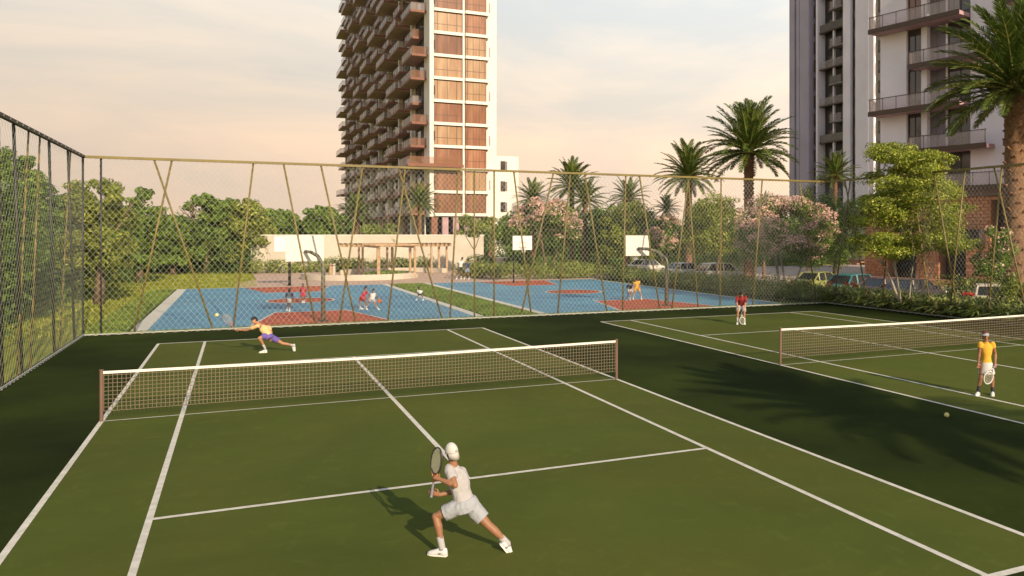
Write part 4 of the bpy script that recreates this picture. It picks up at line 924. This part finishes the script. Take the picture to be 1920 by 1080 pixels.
# ------------------------------------------------------------------ CARS
def car(label, x, y, rz, paint, L=4.1, Wd=1.7, H=1.32, hatch=False):
    t = thing('parked_car', label, 'car', (x, y, -.03), rz, 'cars parked behind the hedge')
    hw = Wd / 2; s = H / 1.4
    # stations from rear (-x) to front (+x): x, zlow, zbelt, half width
    st = [(-L * .5, .38, .72, .80), (-L * .485, .28, .86, .93), (-L * .42, .22, .93, .99), (-L * .2, .20, .90, 1), (L * .05, .20, .88, 1), (L * .28, .20, .84, .99), (L * .43, .22, .72, .95), (L * .49, .30, .60, .86), (L * .5, .38, .52, .78)]
    rings = []
    for xx, zl, zb, w in st:
        zl *= s; zb *= s; w *= hw; zm = zl + (zb - zl) * .55
        rings.append([(xx, -w * .88, zl), (xx, -w, zl + .08), (xx, -w * 1.0, zm), (xx, -w * .95, zb - .05), (xx, -w * .82, zb), (xx, w * .82, zb), (xx, w * .95, zb - .05), (xx, w, zm), (xx, w, zl + .08), (xx, w * .88, zl)])
    MB().loft(rings).build('body', M[paint], t, smooth=False, bevel=.012)
    zb = .90 * s; zr = H
    xr0, xr1, xf1, xf0 = (-L * .47 if hatch else -L * .36), (-L * .34 if hatch else -L * .20), L * .10, L * .27
    gh = [(xr0, zb - .02, .80, .80), (xr1, zr - .05, .80, .68), (-L * .06, zr - .01, .82, .69), (xf1, zr - .05, .81, .67), (xf0, zb - .06, .80, .80)]
    gr = []
    for xx, z, wb_, wt in gh: gr.append([(xx, -hw * wb_ if z < zb + .05 else -hw * .86, zb - .06), (xx, -hw * wt, z), (xx, hw * wt, z), (xx, hw * wb_ if z < zb + .05 else hw * .86, zb - .06)])
    MB().loft(gr).build('window_glass', M['carglass'], t)
    rf = MB(); rr_ = []
    for xx, z, w in ((xr1 - .04, zr - .055, .66), (xr1 + .15, zr - .015, .69), (-L * .06, zr + .012, .705), (xf1 - .12, zr - .02, .69), (xf1 + .03, zr - .06, .66)):
        rr_.append([(xx, -hw * w, z - .03), (xx, -hw * w * .9, z + .015), (xx, hw * w * .9, z + .015), (xx, hw * w, z - .03)])
    rf.loft(rr_)
    for q in (-1, 1):
        for a, b in (((xr0 - .01, .81, zb), (xr1, .685, zr - .04)), ((xf0 + .01, .81, zb - .05), (xf1, .68, zr - .04)), ((-L * .08, .87, zb), (-L * .07, .70, zr)), ((-L * .25, .87, zb), (-L * .23, .70, zr - .03))):
            rf.bar((a[0], q * hw * a[1], a[2]), (b[0], q * hw * b[1], b[2]), .07, .05)
    rf.build('roof', M[paint], t)
    for xx in (-L * .31, L * .32):
        for q in (-1, 1):
            w = MB().tube([(xx, q * (hw - .20), .31 * s), (xx, q * (hw + .005), .31 * s)], .31 * s, 20).build('tyre', M['rubber'], t)
            w.name = 'wheel'; MB().tube([(xx, q * (hw - .02), .31 * s), (xx, q * (hw + .012), .31 * s)], .19 * s, 12).build('rim', M['chrome'], w)
    for q in (-1, 1):
        MB().box((-L * .487, q * hw * .68, .74 * s), (.12, hw * .36, .15)).build('tail_light', M['tail'], t, bevel=.02)
        MB().box((L * .478, q * hw * .66, .60 * s), (.12, hw * .34, .12)).build('headlight', M['headl'], t, bevel=.02)
        MB().box((L * .17, q * (hw + .06), .95 * s), (.12, .14, .10)).build('wing_mirror', M[paint], t, bevel=.02)
    MB().box((-L * .495, 0, .58 * s), (.03, .46, .11)).build('number_plate', M['white'], t)
    MB().box((-L * .49, 0, .36 * s), (.10, Wd * .86, .16)).build('bumper', M[paint], t, bevel=.03)
    return t
cars = [(1212, 30.8, 'car_white', 'white saloon car partly hidden by the hedge at the far left of the parking', .35, False, 1.4),
 (1284, 29.9, 'car_silver', 'silver car seen from behind next to the white hatchback', .15, False, 1.35),
 (1352, 29.8, 'car_silver', 'pale silver hatchback with a red tail light behind the thin tree', .1, True, 1.5),
 (1535, 29.9, 'car_lime', 'lime green car between the slanted posts left of the teal car', .3, False, 1.32),
 (1605, 29.5, 'car_teal', 'teal hatchback car behind the border plants', .3, True, 1.36),
 (1660, 29.3, 'car_plum', 'dark plum car just right of the teal one', .2, False, 1.28),
 (1712, 29.3, 'car_dark', 'dark car half hidden behind the pale stems of the layered tree', .2, False, 1.3),
 (1858, 29.0, 'car_pearl', 'pearl white car with dark windows at the right end of the row', .75, False, 1.32),
 (1940, 29.8, 'car_pearl', 'pale car cut by the right edge of the picture', .4, False, 1.2)]
for px, x, p, lb, rz, h, H in cars: car(lb, x, fy(px, x), rz, p, hatch=h, H=H)

# ------------------------------------------------------------------ PEOPLE
def remesh(mb, name, m, parent, vox, sm=2, disp=0., **k):
    me = mb.mesh(name, m); o = bpy.data.objects.new(name, me); col.objects.link(o)
    r = o.modifiers.new('r', 'REMESH'); r.mode = 'VOXEL'; r.voxel_size = vox; r.use_smooth_shade = True
    s = o.modifiers.new('s', 'SMOOTH'); s.factor = .5; s.iterations = sm
    dg = bpy.context.evaluated_depsgraph_get(); me2 = bpy.data.meshes.new_from_object(o.evaluated_get(dg)); me2.name = name
    if disp:
        n = len(me2.vertices); co = np.empty(n * 3); me2.vertices.foreach_get('co', co); co = co.reshape(-1, 3); no = np.empty(n * 3); me2.vertices.foreach_get('normal', no); no = no.reshape(-1, 3)
        dv = np.array([noise.noise(Vector((c[0] * 13, c[1] * 13, c[2] * 7))) + .5 * noise.noise(Vector((c[0] * 30, c[1] * 30, c[2] * 17))) for c in co])
        me2.vertices.foreach_set('co', (co + no * (dv * disp)[:, None]).reshape(-1)); me2.update()
    o.modifiers.clear(); o.data = me2; me2.materials.clear(); me2.materials.append(m)
    me2.polygons.foreach_set('use_smooth', [True] * len(me2.polygons))
    o.parent = parent; return setp(o, **k)
def ring(c, a, b, ra, rb, n=18): return [c + a * ra * math.cos(2 * math.pi * i / n) + b * rb * math.sin(2 * math.pi * i / n) for i in range(n)]
def limbtube(mb, pts, rad, n=12):
    mb.tube(pts, rad, n)
    for p, r in zip(pts, rad): mb.ell(p, (r, r, r), nu=10, nv=6)
def mixp(a, b, t): return a.lerp(b, t)
def person(label, D, J, face, s=.85, skin='skin', hair='hair', shirt='clothwhite', shorts='clothwhite', sleeve=.55, short_len=.62, sock='clothwhite', shoe='shoe', vox=.012, skirt=False, slim=1., cap=None, group=None, tank=False, cloth_disp=0., hands=True, name='person', hk=1., tw=1.):
    """J: joint -> (px, py, depth offset); face: world direction the head looks to"""
    P = {k: W(v[0], v[1], D + (v[2] if len(v) > 2 else 0)) for k, v in J.items() if not k.startswith('tilt')}
    base = (P['ankL'] + P['ankR']) / 2; base.z = 0
    t = thing(name, label, 'person', base, 0, group)
    P = {k: v - base for k, v in P.items()}
    up = Vector((0, 0, 1)); face = Vector(face).normalized()
    sh = (P['shL'] + P['shR']) / 2; hp = (P['hipL'] + P['hipR']) / 2
    sdir = (P['shR'] - P['shL']); sdir = sdir.normalized() if sdir.length > .02 else Vector((1, 0, 0)); hdir = (P['hipR'] - P['hipL']).normalized()
    spine = (sh - hp).normalized()
    def frame(side): a = (side - spine * side.dot(spine)).normalized(); return a, spine.cross(a).normalized()
    A1, B1 = frame(sdir); A0, B0 = frame(hdir)
    def torso(mb, g=0., top=True, lo=-.04, hi=1.):
        rr = []
        prof = ((lo, .150, .115), (.06, .158, .12), (.25, .14 * slim, .105), (.42, .132 * slim, .10), (.62, .148, .112), (.80, .165, .115), (.93, .150, .095), (1.0, .10, .07))
        for f, w, d in prof:
            if f > hi: break
            c = hp.lerp(sh, f); A = A0.lerp(A1, max(0, min(1, f))).normalized(); B = spine.cross(A).normalized()
            rr.append(ring(c, A, B, (w * s * tw + g), (d * s * tw + g)))
        mb.loft(rr)
    head = P['head']; neckb = sh + spine * .02 * s
    hs = s * hk
    hr = Vector((.078, .098, .118)) * hs
    hup = (head - sh).normalized().lerp(up, .45).normalized(); fw = (face - hup * face.dot(hup)).normalized(); rt_ = fw.cross(hup).normalized()
    HM = Matrix((rt_, fw, hup)).transposed()
    b = MB(); torso(b, -.004 * s)
    b.tube([neckb, head - hup * .05 * s], [.060 * s, .052 * s], 12); b.ell(neckb, (.065 * s,) * 3)
    b.ell(head + HM @ Vector((0, -.006, .012)) * hs, hr, HM, 20, 14)
    b.ell(head + HM @ Vector((0, .028, -.055)) * hs, Vector((.055, .06, .06)) * hs, HM)           # jaw
    b.ell(head + HM @ Vector((0, .100, -.012)) * hs, Vector((.014, .022, .024)) * hs, HM, 8, 6)     # nose
    b.ell(head + HM @ Vector((0, .088, -.055)) * hs, Vector((.024, .012, .008)) * hs, HM, 8, 6)     # lips
    for q in (-1, 1): b.ell(head + HM @ Vector((q * .078, -.005, -.005)) * hs, Vector((.012, .022, .032)) * hs, HM, 8, 6)
    arms = {}
    for S_ in ('L', 'R'):
        a0, a1, a2 = P['sh' + S_], P['el' + S_], P['wr' + S_]
        limbtube(b, [a0, mixp(a0, a1, .45), a1, mixp(a1, a2, .3), a2], [x * s for x in (.058, .050, .040, .043, .027)])
        hd = P.get('hand' + S_); dd = (hd - a2).normalized() if hd is not None else (a2 - a1).normalized()
        if hands:
            pl = a2 + dd * .055 * s; sd = dd.cross(face); sd = sd.normalized() if sd.length > .1 else dd.orthogonal().normalized(); nn_ = sd.cross(dd).normalized()
            b.tube([a2, pl + dd * .035 * s], [.027 * s, .034 * s], 8)
            for i, (o_, ln) in enumerate(((-.028, .060), (-.010, .070), (.010, .067), (.027, .052))):
                r0 = pl + sd * o_ * s + dd * .03 * s; c1 = nn_ * (.02 if hd is None else .034) * s
                r1 = r0 + dd * ln * .55 * s + c1 * .5; r2 = r1 + dd * ln * .25 * s + c1
                limbtube(b, [r0, r1, r2], [.0105 * s, .010 * s, .009 * s], 6)
            r0 = a2 + dd * .025 * s - sd * .028 * s; limbtube(b, [r0, r0 - sd * .03 * s + dd * .022 * s + nn_ * .012 * s, r0 - sd * .028 * s + dd * .05 * s + nn_ * .028 * s], [.014 * s, .012 * s, .010 * s], 6)
        arms[S_] = (a0, a1, a2, dd)
        h0, k0, f0 = P['hip' + S_], P['kn' + S_], P['ank' + S_]
        bk = -face * .018 * s
        limbtube(b, [h0, mixp(h0, k0, .4), mixp(h0, k0, .8), k0, mixp(k0, f0, .28) + bk, mixp(k0, f0, .6) + bk * .5, f0], [x * s for x in (.090, .080, .060, .055, .056, .042, .034)])
        b.tube([f0, f0 + Vector((0, 0, -.04 * s))], .034 * s, 10)
    body = remesh(b, 'body', M[skin], t, vox, 3)
    # eyes and brows
    for q in (-1, 1):
        MB().ell(head + HM @ Vector((q * .030, .088, .014)) * hs, Vector((.013, .008, .009)) * hs, HM, 8, 6).build('eye', M['hair'], body)
        MB().ell(head + HM @ Vector((q * .030, .092, .036)) * hs, Vector((.022, .006, .005)) * hs, HM, 8, 6).build('eyebrow', M[hair], body)
    # hair / cap
    hh = MB(); hh.ell(head + HM @ Vector((0, -.022, .022)) * hs, hr * 1.09, HM, 20, 14)
    hh.ell(head + HM @ Vector((0, .03, .075)) * hs, Vector((.070, .065, .045)) * hs, HM)
    if hair == 'hairred' or skirt: hh.ell(head + HM @ Vector((.03, -.10, -.03)) * hs, Vector((.03, .045, .09)) * hs, HM)
    if cap != 'full': remesh(hh, 'hair', M[hair], body, vox * .9, 2, disp=.006 * s)
    if cap == 'full':
        hh = MB(); hh.ell(head + HM @ Vector((0, -.018, -.01)) * hs, hr * 1.035, HM, 20, 14); remesh(hh, 'hair', M[hair], body, vox * .9, 2)
        n = 22; rings = []
        for j in range(9):
            ph = j / 8 * math.pi * .56; c = head + HM @ Vector((0, -.012, .022 - .008 * j / 8)) * hs
            rings.append([c + HM @ Vector((math.sin(ph) * math.cos(a) * .092, math.sin(ph) * math.sin(a) * .112, math.cos(ph) * .125)) * hs for a in [2 * math.pi * i / n for i in range(n)]])
        cp = MB().loft(rings).build('cap', M['capcloth'], body, smooth=True)
        # back tab with its small dark emblem, cap is worn back to front: brim covers the nape
        br = []
        for i in range(13):
            a = math.pi * (1.12 + .76 * i / 12)
            for_ = Vector((math.cos(a) * .094, math.sin(a) * .114, 0)); out = Vector((math.cos(a) * .094 * 1.04, math.sin(a) * .114 * 1.22, -.085 - .012 * math.sin(math.pi * i / 12)))
            br.append((head + HM @ (for_ + Vector((0, -.012, -.002))) * hs, head + HM @ (out + Vector((0, -.012, .0))) * hs))
        bm_ = MB(); vs = [v for p in br for v in p]; inn = [v + (head - v).normalized() * .006 for v in vs]
        k = len(vs); bm_.add(vs + inn, [(2 * i, 2 * i + 1, 2 * i + 3, 2 * i + 2) for i in range(12)] + [(k + 2 * i, k + 2 * i + 2, k + 2 * i + 3, k + 2 * i + 1) for i in range(12)] + [(2 * i + 1, k + 2 * i + 1, k + 2 * i + 3, 2 * i + 3) for i in range(12)])
        bm_.build('brim', M['capcloth'], cp, smooth=True)
        MB().ell(head + HM @ Vector((.012, -.128, .030)) * hs, Vector((.016, .006, .006)) * hs, HM, 10, 6).ell(head + HM @ Vector((-.004, -.130, .034)) * hs, Vector((.006, .005, .007)) * hs, HM, 8, 6).build('emblem', M['clothnavy'], cp)
    if cap == 'visor':
        rings = []
        for z in (.030, .075): rings.append([head + HM @ Vector((math.cos(a) * .090, math.sin(a) * .112 - .006, z)) * hs for a in [2 * math.pi * i / 22 for i in range(22)]])
        vz = MB().loft(rings, cap=False).build('visor', M['clothwhite'], body, smooth=True)
        vs = []
        for i in range(11):
            a = math.pi * (.10 + .80 * i / 10); vs += [head + HM @ Vector((math.cos(a) * .088, math.sin(a) * .108, .036)) * hs, head + HM @ Vector((math.cos(a) * .095, math.sin(a) * .185, .018)) * hs]
        MB().add(vs + [v + Vector((0, 0, .006)) for v in vs], [(2 * i, 2 * i + 1, 2 * i + 3, 2 * i + 2) for i in range(10)] + [(22 + 2 * i, 24 + 2 * i, 25 + 2 * i, 23 + 2 * i) for i in range(10)] + [(2 * i + 1, 23 + 2 * i, 25 + 2 * i, 2 * i + 3) for i in range(10)]).build('brim', M['clothwhite'], vz)
    # shirt
    b = MB(); torso(b, .014 * s, lo=-.13)
    for S_ in ('L', 'R'):
        a0, a1, a2, dd = arms[S_]
        b.ell(a0 + (a0 - sh) * -.02, (.072 * s,) * 3)
        if not tank:
            e_ = a0.lerp(a1, sleeve) if sleeve <= 1 else a1.lerp(a2, sleeve - 1)
            if sleeve > 1: limbtube(b, [a0, a1], [.066 * s, .055 * s]); b.tube([a1, e_], [.055 * s, .048 * s], 12)
            else: b.tube([a0, a0.lerp(a1, sleeve * .5), e_], [.072 * s, .072 * s, .068 * s], 12)
    b.tube([sh - spine * .03 * s, neckb + spine * .035 * s], [.085 * s, .066 * s], 14)
    remesh(b, 'shirt', M[shirt], body, vox, 2, disp=cloth_disp)
    # shorts or skirt
    b = MB(); rr = []
    if skirt:
        for f, w, d in ((.22, .135, .115), (.05, .160, .14), (-.28, .185, .165), (-.66, .215, .19)):
            c = hp + spine * f * .36 * s - up * 0; rr.append(ring(c, A0, B0, w * s, d * s, 26))
        b.loft(rr)
    else:
        for f, w, d in ((.20, .150, .118), (.02, .172, .135), (-.14, .150, .125)):
            rr.append(ring(hp.lerp(sh, f), A0, B0, w * s + .008, d * s + .008))
        b.loft(rr)
        for S_ in ('L', 'R'):
            h0, k0 = P['hip' + S_], P['kn' + S_]; e_ = h0.lerp(k0, short_len)
            b.ell(h0, (.108 * s,) * 3); b.tube([h0, h0.lerp(k0, short_len * .5), e_], [.112 * s, .108 * s, .100 * s], 14)
    remesh(b, 'skirt' if skirt else 'shorts', M[shorts], body, vox, 2, disp=cloth_disp)
    for S_ in ('L', 'R'):
        k0, f0 = P['kn' + S_], P['ank' + S_]
        MB().tube([f0.lerp(k0, .36), f0.lerp(k0, .18), f0, f0 + Vector((0, 0, -.03 * s))], [.046 * s, .044 * s, .042 * s, .044 * s], 14).build('sock', M[sock], body, smooth=True)
        toe = P['toe' + S_]; fd = (toe - f0); fl_ = Vector(fd); tilt = J.get('tilt' + S_)
        if tilt is None: fl_.z = 0
        fl_ = fl_.normalized() if fl_.length > .01 else face; sd = fl_.cross(up).normalized(); u2 = sd.cross(fl_).normalized()
        if tilt is None:
            c0 = Vector((f0.x, f0.y, 0)) if f0.z < .25 * s else f0 - up * .085 * s
        else: c0 = f0 - u2 * .085 * s
        sb = MB(); L = .27 * s
        rs_ = []
        for f, w, h in ((-.26, .020, .050), (-.22, .036, .085), (-.05, .041, .10), (.16, .040, .082), (.38, .046, .058), (.58, .044, .042), (.70, .030, .030), (.74, .014, .020)):
            c = c0 + fl_ * L * f; rs_.append([c + sd * w * s * x + u2 * (h * s * y + .014) for x, y in ((-1, 0), (-1.0, .5), (-.65, .95), (0, 1.05), (.65, .95), (1.0, .5), (1, 0))])
        sh_ = sb.loft(rs_).build('shoe', M[shoe], body, smooth=True)
        so = MB(); rs_ = []
        for f, w in ((-.27, .020), (-.22, .038), (-.05, .042), (.16, .043), (.38, .050), (.58, .047), (.71, .033), (.76, .014)):
            c = c0 + fl_ * L * f; rs_.append([c + sd * w * s * x + u2 * y for x, y in ((-1, .0), (-1, .020 * s + .002), (1, .020 * s + .002), (1, .0))])
        so.loft(rs_).build('sole', M['white'], sh_)
        st_ = MB()
        for q in (.06, .13, .20): c = c0 + fl_ * L * q + u2 * (.092 - .2 * q * .5) * s; st_.bar(c - sd * .026 * s, c + sd * .026 * s, .010 * s, .012 * s)
        st_.ell(c0 + fl_ * L * .05 + sd * .042 * s + u2 * .045 * s, (.02 * s, .02 * s, .012 * s), nu=8, nv=5); st_.ell(c0 + fl_ * L * .05 - sd * .042 * s + u2 * .045 * s, (.02 * s, .02 * s, .012 * s), nu=8, nv=5)
        st_.build('shoe_trim', M['shoegrey'], sh_)
    return t, {k: v + base for k, v in P.items()}, arms, base

def racket(label, grip, headc, face_n, rw=.125, rh=.165, throat='racketor', frame='racket', strings='strings', hold=None, s=.85):
    """grip: butt of handle, headc: centre of the string bed (world), face_n: string bed normal"""
    grip, headc = Vector(grip), Vector(headc); ax = (headc - grip).normalized(); n = Vector(face_n); n = (n - ax * n.dot(ax)).normalized(); sd = ax.cross(n)
    t = wthing('tennis_racket', label, 'racket', grip)
    el = [headc + sd * rw * s * math.cos(a) + ax * rh * s * math.sin(a) for a in [k * 2 * math.pi / 32 for k in range(33)]]
    MB().tube(el, .0105 * s + .001, 8, cap=False).build('frame', M[frame], t, smooth=True)
    e0 = grip + ax * .20 * s; bot = headc - ax * rh * s
    MB().tube([grip, grip + ax * .02 * s, e0], [.019 * s, .0165 * s, .0155 * s], 8).build('grip', M['grip'], t)
    j = bot - ax * .115 * s
    th = MB().tube([e0, j], .012 * s, 8)
    for q in (-1, 1): th.tube([j, headc - ax * rh * s * .82 + sd * q * rw * s * .58], [.011 * s, .010 * s], 8)
    th.build('throat', M[throat], t, smooth=True)
    st = MB(); m = 13
    for i in range(1, m):
        u = -1 + 2 * i / m; h = math.sqrt(1 - u * u)
        st.bar(headc + sd * rw * s * u - ax * rh * s * h, headc + sd * rw * s * u + ax * rh * s * h, .0016)
        st.bar(headc + ax * rh * s * u - sd * rw * s * h, headc + ax * rh * s * u + sd * rw * s * h, .0016)
    st.build('strings', M[strings], t, kind='stuff')
    return t

vf = lambda fwd, right: Vector((SY * fwd + CY * right, CY * fwd - SY * right, 0))      # direction relative to the view
# 1 the player in white
J = dict(head=(846, 847.5, .02), shL=(842, 880, -.02), shR=(864, 886, .08), elL=(853.5, 910, -.15), wrL=(825, 899, -.09), handL=(812, 894, -.05), elR=(867, 916, .16), wrR=(824, 928, .05), handR=(809, 924, .0),
 hipL=(862, 949, -.02), hipR=(884, 950, .04), knL=(817, 969, -.03), ankL=(829, 1026, -.09), toeL=(803, 1037, -.05), knR=(916, 985, .02), ankR=(952, 1019, .03), toeR=(967, 1037, .06), tiltR=1)
pw, PW, _, _ = person('man in white with backwards white cap lunging left with his racket raised', 9.05, J, vf(.75, -.75), s=.86, hk=.88, tw=.92, cap='full', vox=.0075, cloth_disp=.011, slim=.93, shorts='clothpale', short_len=.66, sleeve=.62, skin='skin', sock='clothwhite')
racket('racket held upright by the man in white before his chest', W(808.5, 932, 9.03), W(818.5, 864, 9.02), vf(.85, .8), rw=.115, rh=.175)
# 2 far player
J = dict(head=(477, 601), shL=(483, 611, -.1), shR=(504, 614, .1), elL=(463, 619, -.05), wrL=(448, 618.5, -.05), handL=(441, 618), elR=(509, 623, .1), wrR=(508, 634, .05), hipL=(497, 630, -.1), hipR=(512, 634, .1),
 knL=(486, 634, -.2), ankL=(497, 653, -.05), toeL=(485, 660, -.1), knR=(530, 644, .2), ankR=(552, 648, .25), toeR=(556, 660, .22), tiltR=1)
person('man in sand shirt and purple shorts lunging for a ball at the far baseline', 24.4, J, vf(-.7, -.7), s=.86, shirt='clothsand', shorts='clothpurple', skin='skin2', vox=.013, sleeve=.6, short_len=.55)
racket('racket stretched out by the man in purple shorts towards the ball', W(440, 618, 24.35), W(426, 598, 24.35), vf(1, .1), strings='strings', frame='grip', s=.95)
# 3 woman in yellow
J = dict(head=(1847.2, 629.5), shL=(1838.2, 645), shR=(1861, 645), elL=(1836, 663.5), wrL=(1834, 680), elR=(1866, 663, .02), wrR=(1866, 680, -.06), handR=(1865.5, 688, -.08), hipL=(1843.5, 684), hipR=(1856, 684),
 knL=(1839, 708, -.05), ankL=(1834, 733.5, -.03), toeL=(1827, 741, -.25), knR=(1860.5, 708.5, -.03), ankR=(1861.3, 735, -.02), toeR=(1860.5, 744, -.25))
person('woman in yellow shirt, white skirt and white visor strolling with lowered racket', 17.95, J, vf(-.95, -.25), s=.84, hair='hairred', shirt='clothyellow', shorts='capcloth', tw=.88, skirt=True, cap='visor', skin='skin', sock='clothblack', shoe='shoe', vox=.011, sleeve=.38, slim=.86)
racket('pale racket hanging from the hand of the woman in yellow', W(1867, 682, 17.84), W(1853.5, 708, 17.75), vf(-1, .25), strings='strings', frame='shoe', throat='shoe', s=.9)
# 4 man in red
J = dict(head=(1390.3, 551.5, -.12), shL=(1382.5, 557), shR=(1398, 557), elL=(1380.5, 567, -.05), wrL=(1384, 575.5, -.15), elR=(1399, 567, -.05), wrR=(1396, 575, -.15), hipL=(1386, 574, .25), hipR=(1393.5, 574, .25),
 knL=(1383.5, 583, -.05), ankL=(1382.5, 602.6), toeL=(1382, 608, -.2), knR=(1395.5, 584, -.05), ankR=(1396, 602.6), toeR=(1396.5, 607.5, -.2))
person('man in dark red shirt bending forward with hands on his knees', 32.1, J, vf(-1, 0), s=.86, shirt='clothred', shorts='clothwhite', skin='skin2', vox=.016, sleeve=1.1, short_len=.95)
racket('racket standing on the ground between the feet of the man in red', W(1390.4, 585, 31.8), W(1392, 601.5, 31.7), vf(-1, 0), strings='strings', frame='white', throat='white')
def simple(label, D, pts, face, **k):
    """fill in missing joints for the small figures"""
    J = dict(pts)
    for S_ in 'LR':
        if 'el' + S_ not in J: a = J['sh' + S_]; J['el' + S_] = (a[0] + (-2 if S_ == 'L' else 2) * 38 / D, a[1] + .235 * FPX / D, .02)
        if 'wr' + S_ not in J: a = J['el' + S_]; J['wr' + S_] = (a[0], a[1] + .18 * FPX / D, -.05)
        a = J['ank' + S_]
        if 'toe' + S_ not in J: J['toe' + S_] = (a[0] + face[1] * 6 * 40 / D, a[1] + 2.2, face[0] * .2)
    return person(label, D, J, vf(*face), vox=.022, **k)
gb_ = 'people playing basketball on the blue courts'
simple('basketball player in pale shirt and shorts in front of the far hoop pole', 37.6, dict(head=(542.3, 543.5), shL=(537.6, 550), shR=(547.6, 550), hipL=(540, 562), hipR=(545, 562), knL=(539.5, 570, .05), ankL=(538.3, 576.5, .35), knR=(544, 571.5), ankR=(543, 581.5), elL=(535.5, 557), wrL=(538, 563, -.1), elR=(549.5, 557), wrR=(548, 563, -.1)), (-1, -.2), shirt='clothbluegrey', shorts='clothwhite', skin='skindark', s=.78, tank=True, group=gb_)
simple('basketball player in crimson standing on the centre circle', 42.3, dict(head=(568, 534.5), shL=(564.3, 540), shR=(572.5, 540), hipL=(566, 552), hipR=(570.8, 552), knL=(566.5, 559), ankL=(567, 565.3), knR=(570.5, 558.5), ankR=(570, 564.5)), (-1, .2), shirt='clothcrimson', shorts='clothcrimson', skin='skindark', s=.72, tank=True, group=gb_)
simple('basketball player in crimson leaning to defend against the dribbler', 38.6, dict(head=(686, 541), shL=(680.5, 548.5, .1), shR=(688, 548, -.1), elR=(692, 553), wrR=(695, 558), elL=(684, 556), wrL=(689, 559), hipL=(677, 559), hipR=(681, 560), knL=(675, 568), ankL=(675.5, 577), knR=(686, 566), ankR=(684, 575.5)), (-.3, 1), shirt='clothcrimson', shorts='clothred', skin='skin', s=.80, tank=True, group=gb_)
simple('basketball player in white dribbling the orange ball on the left blue court', 38.3, dict(head=(700, 545.5), shL=(696.5, 551.5), shR=(703.5, 551), elR=(706.5, 557), wrR=(709.5, 561.5), elL=(692, 556), wrL=(689.5, 560), hipL=(695, 561.5), hipR=(700, 561.5), knL=(690.5, 567.5), ankL=(686.5, 577), knR=(703.5, 569), ankR=(709, 579.5)), (-.8, .5), shirt='clothgrey', shorts='clothwhite', skin='skin', s=.78, tank=True, group=gb_)
simple('small player crouching in grey shirt at the edge of the left blue court', 43.8, dict(head=(785, 540.5), shL=(783.5, 544.5), shR=(790.5, 545.5), elL=(781.5, 549), wrL=(784, 552), elR=(794, 549), wrR=(791, 552), hipL=(786, 551), hipR=(789.5, 551), knL=(784, 554.5), ankL=(781.5, 560), knR=(791.5, 555), ankR=(794, 561)), (-.8, -.6), shirt='clothgrey', shorts='clothblack', skin='skindark', s=.58, group=gb_)
simple('basketball player in dark shirt bending down on the right blue court', 43.6, dict(head=(1180.5, 538, -.2), shL=(1176.5, 535), shR=(1185, 534.5), hipL=(1180, 541, .3), hipR=(1185, 541, .3), elL=(1175, 543, -.15), wrL=(1178, 549, -.2), elR=(1186, 543, -.15), wrR=(1183, 549, -.2), knL=(1178, 551), ankL=(1175, 560.5), knR=(1184, 551), ankR=(1181, 560.5)), (-1, -.3), shirt='clothnavy', shorts='clothgrey', skin='skin', s=.74, group=gb_)
simple('basketball player in yellow bending with legs apart on the right blue court', 44.4, dict(head=(1193, 524, -.2), shL=(1189.5, 528), shR=(1198, 528), elL=(1188, 535, -.1), wrL=(1189, 541, -.2), elR=(1200, 534, -.1), wrR=(1198, 541, -.15), hipL=(1192, 540), hipR=(1197, 540), knL=(1189.5, 549), ankL=(1187.5, 558.6), knR=(1200.5, 549), ankR=(1203, 559)), (-1, -.1), shirt='clothyellow', shorts='clothyellow', skin='skin2', s=.76, group=gb_)
gw_ = 'couple walking by the plaza'
simple('man in pale shirt and dark shorts walking beside the darker dressed one', 64.4, dict(head=(866.3, 485), shL=(860.5, 490), shR=(868, 490), hipL=(861.5, 502.5), hipR=(865, 502.5), knL=(859.5, 511), ankL=(856.5, 520.5), knR=(864.8, 512), ankR=(865, 521)), (-.9, -.4), shirt='clothgrey', shorts='clothblack', skin='skindark', s=.95, group=gw_)
simple('walker in dark grey green clothes at the edge of the plaza', 64.2, dict(head=(877, 489), shL=(872.5, 494), shR=(880.5, 494), hipL=(874, 505), hipR=(878, 505), knL=(873.3, 513.5), ankL=(871, 522), knR=(878.6, 513.5), ankR=(879.8, 522.3)), (-.9, -.4), shirt='clothnavy', shorts='clothbluegrey', skin='skindark', s=.88, group=gw_)
# 5 balls
def ball(name, label, c, r, m):
    t = wthing(name, label, 'ball', c); b = MB().ell(c, (r, r, r), None, 24, 16).build('ball_body', M[m], t, smooth=True)
    pts = []
    for k in range(41):
        a = 2 * math.pi * k / 40; v = Vector((math.cos(a) * (1 - .25 * math.cos(2 * a) * 0), math.sin(a), .55 * math.sin(2 * a))).normalized() * r * 1.004; pts.append(c + v)
    MB().tube(pts, r * .035, 5, cap=False).build('seam', M['tape'] if m == 'ball' else M['rubber'], t)
g = W(1775, 783, 15.75); g.z = .048; ball('tennis_ball', 'yellow tennis ball lying on the dark surround before the woman in yellow', g, .048, 'ball')
ball('tennis_ball', 'tennis ball in the air left of the stretched out racket', W(406.5, 590.5, 24.3), .055, 'ball')
ball('basketball', 'orange basketball beside the dribbling player', W(711.8, 564.5, 38.2), .115, 'bball')
